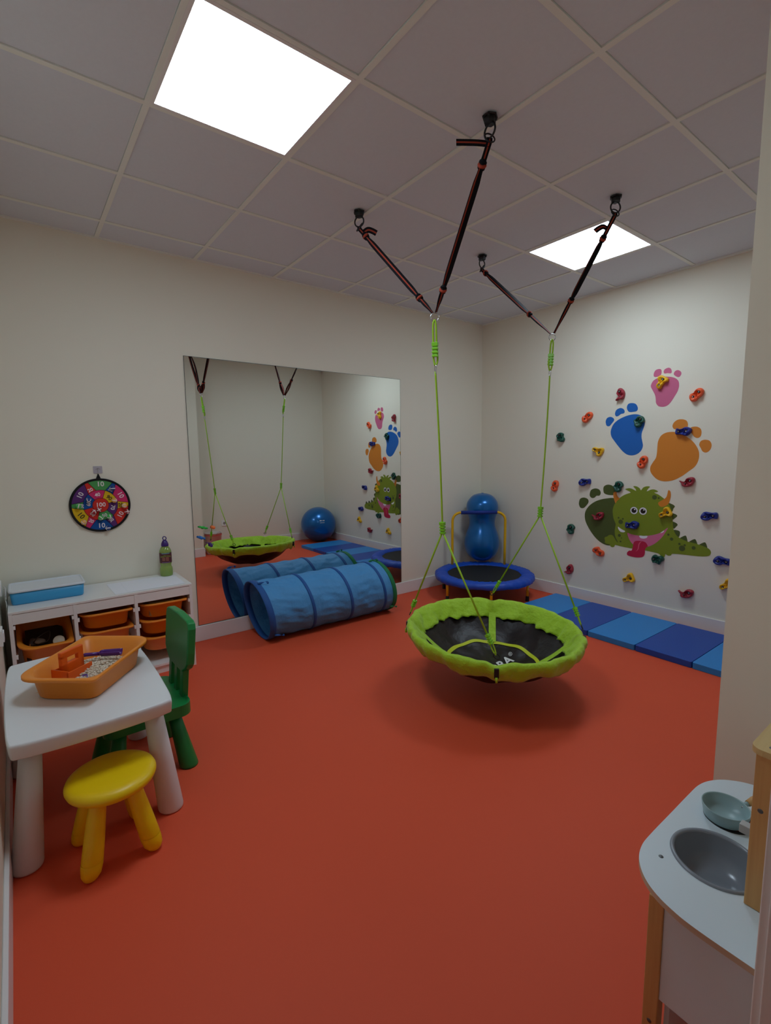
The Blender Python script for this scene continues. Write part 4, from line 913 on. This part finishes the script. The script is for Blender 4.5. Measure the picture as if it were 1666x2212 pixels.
# ---------------------------------------------------------------- yellow stool
st = thing('stool', 'yellow round plastic children stool in front of the white table', 'stool', (1.822, -3.985, 0), radians(3))
MB().lathe([(.0001, .248), (.105, .247), (.128, .250), (.1395, .258), (.1435, .268), (.1435, .274), (.139, .284), (.128, .291), (.112, .2945), (.06, .295), (.0001, .295)], 72).build('seat', M_YELLOW, st)
for k in range(4):
    a = pi/4+pi/2*k; dx, dy = cos(a), sin(a)
    sp_ = lambda v, a2, r, z, dx=dx, dy=dy: Vector((v.x+dx*(.142-.068*z/.25), v.y+dy*(.142-.068*z/.25), v.z))
    lg = MB().lathe([(.0001, .0), (.012, .0015), (.022, .008), (.0305, .022), (.0335, .045), (.0335, .06)], 32, fn=sp_).lathe([(.0330, .060), (.0335, .062), (.0320, .12), (.0285, .20), (.0255, .252)], 32, fn=sp_).build('leg', M_YELLOW, st)
# ---------------------------------------------------------------- green chair
ch = thing('kids_chair', 'green plastic children chair with slatted back tucked behind the table', 'chair', (1.345, -3.80, 0), radians(2))
MB().prism(rrect(.185, .175, [.05, .05, .04, .04], 8), .250, .302, XY).build('seat', M_GREEN, ch, bevel=.008, seg=3)
for sx in (-1, 1):
    for sy in (-1, 1):
        MB().lathe([(.0001, 0), (.036, 0), (.040, .005), (.040, .012), (.033, .13), (.025, .265), (.0001, .265)], 32, fn=lambda v, a, r, z: Vector((v.x+sx*(.158-.05*z/.265), v.y+sy*(.150-.045*z/.265)*(1 if sy > 0 else 1), v.z))).build('leg', M_GREEN, ch)
lean = Matrix.Translation((0, .165, .30)) @ Matrix.Rotation(radians(-5), 4, 'X')
bk = [(-.10, .118), (-.145, .145), (-.166, .17), (-.170, .22), (-.170, .33), (-.160, .357), (-.135, .366), (0, .374), (.135, .366), (.160, .357), (.170, .33), (.170, .22), (.166, .17), (.145, .145), (.10, .118)]
MB().prism(bk, -.018, .018, lambda a, b, t: tuple(lean @ Vector((a, t, b)))).build('backrest', M_GREEN, ch, bevel=.007, seg=3)
for x in (-.085, 0, .085): MB().box(x-.02, x+.02, -.014, .014, -.02, .16, M=lean).build('slat', M_GREEN, ch, bevel=.003)

# ---------------------------------------------------------------- play kitchen
ki = thing('play_kitchen', 'white and wood play kitchen with grey sink beside the doorway', 'play kitchen', (0, 0, 0))
M_KW = mat('kitchen_white', (216, 230, 238), .35); M_WD = wood('light_beech', (214, 168, 108), (200, 150, 92)); M_EDGE = mat('birch_edge', (200, 176, 150), .6)
ko = [(3.484, -2.655), (3.40, -2.648), (3.32, -2.66), (3.272, -2.690), (3.245, -2.728), (3.232, -2.772), (3.230, -2.83), (3.230, -2.94), (3.230, -3.05), (3.233, -3.10), (3.246, -3.142), (3.272, -3.178), (3.305, -3.202), (3.345, -3.216), (3.39, -3.222), (3.484, -3.222)]
ko2 = [tuple(p[:2]) for p in [ (q.x, q.y) for q in spline([(a, b, 0) for a, b in ko], 5)]]
skc, skr = (3.352, -3.012), .081
hole = circle(*skc, skr, 40)
allp = [Vector(p) for p in ko2+hole]; n1 = len(ko2)
ed = [(i, (i+1) % n1) for i in range(n1)]+[(n1+i, n1+(i+1) % 40) for i in range(40)]
vv, ee, ff, *_ = delaunay_2d_cdt(allp, ed, [], 1, 1e-6)
ff = [f for f in ff if math.hypot(sum(vv[i].x for i in f)/len(f)-skc[0], sum(vv[i].y for i in f)/len(f)-skc[1]) > skr*.97]
wt = MB()
for z, mi in ((.500, 0), (.487, 0)): wt.add([Vector((v.x, v.y, z)) for v in vv], ff, mi)
nb = n1
wt.add([Vector((a, b, z)) for z in (.487, .500) for a, b in ko2], [(i, (i+1) % nb, (i+1) % nb+nb, i+nb) for i in range(nb)], 1)
wt.add([Vector((a, b, z)) for z in (.487, .500) for a, b in hole], [(i, (i+1) % 40, (i+1) % 40+40, i+40) for i in range(40)], 0)
wt.build('worktop', [M_KW, M_EDGE], ki)
M_SCR = mat('dark_steel', (96, 98, 100), .4, metal=.6); M_SINK = mat('grey_sink_plastic', (134, 142, 152), .22)
MB().lathe([(.079, .4995), (.0805, .5035), (.0845, .5045), (.0875, .5035), (.0885, .5005)], 64, (*skc, 0)).lathe([(.0790, .5000), (.077, .490), (.071, .468), (.060, .448), (.045, .438), (.03, .435), (.0001, .435)], 64, (*skc, 0)).build('sink', M_SINK, ki)
for x, y in ((3.274, -3.099),): MB().lathe([(.0001, .5012), (.003, .5010), (.0045, .5006), (.005, .5)], 16, (x, y, 0)).build('screw', M_SCR, ki)
MB().box(3.294, 3.323, -3.200, -3.172, 0, .487).build('leg', M_WD, ki, bevel=.002)
MB().box(3.294, 3.323, -2.715, -2.687, 0, .487).build('leg', M_WD, ki, bevel=.002)
MB().box(3.455, 3.483, -3.186, -3.160, 0, .487).build('leg', M_WD, ki, bevel=.002)
MB().box(3.455, 3.483, -2.715, -2.687, 0, .487).build('leg', M_WD, ki, bevel=.002)
MB().box(3.323, 3.484, -3.196, -3.187, .262, .487).build('side_panel', M_KW, ki, bevel=.001)
MB().box(3.323, 3.455, -2.70, -2.69, .262, .487).build('side_panel', M_KW, ki, bevel=.001)
MB().box(3.326, 3.336, -3.172, -2.715, .10, .425).build('front_panel', M_KW, ki, bevel=.001)
MB().box(3.425, 3.484, -3.09, -3.072, .501, .826).build('upper_post', M_WD, ki, bevel=.001)
MB().box(3.425, 3.484, -2.78, -2.762, .501, .826).build('upper_post', M_WD, ki, bevel=.001)
MB().prism(rrect(.034, .180, [.003, .020, .020, .003], 6, 3.452, -2.926), .826, .838, XY).build('shelf', wood('light_beech_top', (214, 188, 132), (204, 172, 116), axis=1), ki, bevel=.001)
MR = Matrix.Rotation(pi/2, 3, 'X')
for z, x, mm, R0 in ((.708, 3.439, M_SCR, MR), ): MB().lathe([(.0001, .0012), (.004, .001), (.0048, 0)], 14, (x, -3.0902, z), M=MR).build('screw', mm, ki)
MB().lathe([(.0001, .0012), (.004, .001), (.0048, 0)], 14, (3.447, -3.083, .838)).build('screw', M_SCR, ki)
MB().lathe([(.0001, .0012), (.004, .001), (.0048, 0)], 14, (3.309, -3.2002, .20), M=MR).build('screw', M_SCR, ki)
M_BURN = mat('burner_black', (18, 16, 18), .35); M_RED = mat('burner_red', (170, 24, 24), .5)
bq = MB(); bq.lathe([(.0001, .5014), (.051, .5014), (.053, .5)], 48, (3.325, -2.85, 0))
for r in (.018, .030, .042): bq.lathe([(r-.0018, .5017), (r+.0018, .5017)], 48, (3.325, -2.85, 0), 1)
bq.build('burner', [M_BURN, M_RED], ki)
M_FC = mat('faucet_grey', (190, 192, 192), .4)
MB().tube(spline([(3.425, -2.935, .501), (3.425, -2.935, .545), (3.415, -2.937, .563), (3.395, -2.94, .565)]), .007, 12).box(3.372, 3.402, -2.950, -2.930, .548, .568).build('faucet', M_FC, ki, bevel=.002)
# pan
pn = thing('toy_pan', 'small grey-green toy frying pan with wooden handle on the play kitchen', 'pan', (3.319, -2.856, .502))
M_PAN = mat('sage_plastic', (150, 180, 184), .35)
MB().lathe([(.0001, 0), (.043, 0), (.0455, .002), (.050, .028), (.0505, .031), (.0488, .031), (.0475, .029), (.0435, .005), (.0001, .004)], 56).build('bowl', M_PAN, pn)
MB().tube([(.024, .044, .024), (.031, .058, .029)], .0055, 10).build('socket', M_PAN, pn)
MB().tube([(.029, .054, .028), (.036, .070, .032), (.056, .108, .042)], [.007, .0095, .009], 12).build('handle', M_WD, pn)
MB().lathe([(.0001, .002), (.003, .0018), (.004, 0)], 12, (.0235, .0415, .020), M=Matrix.Rotation(pi/2, 3, 'X')).build('rivet', M_STEEL, pn)
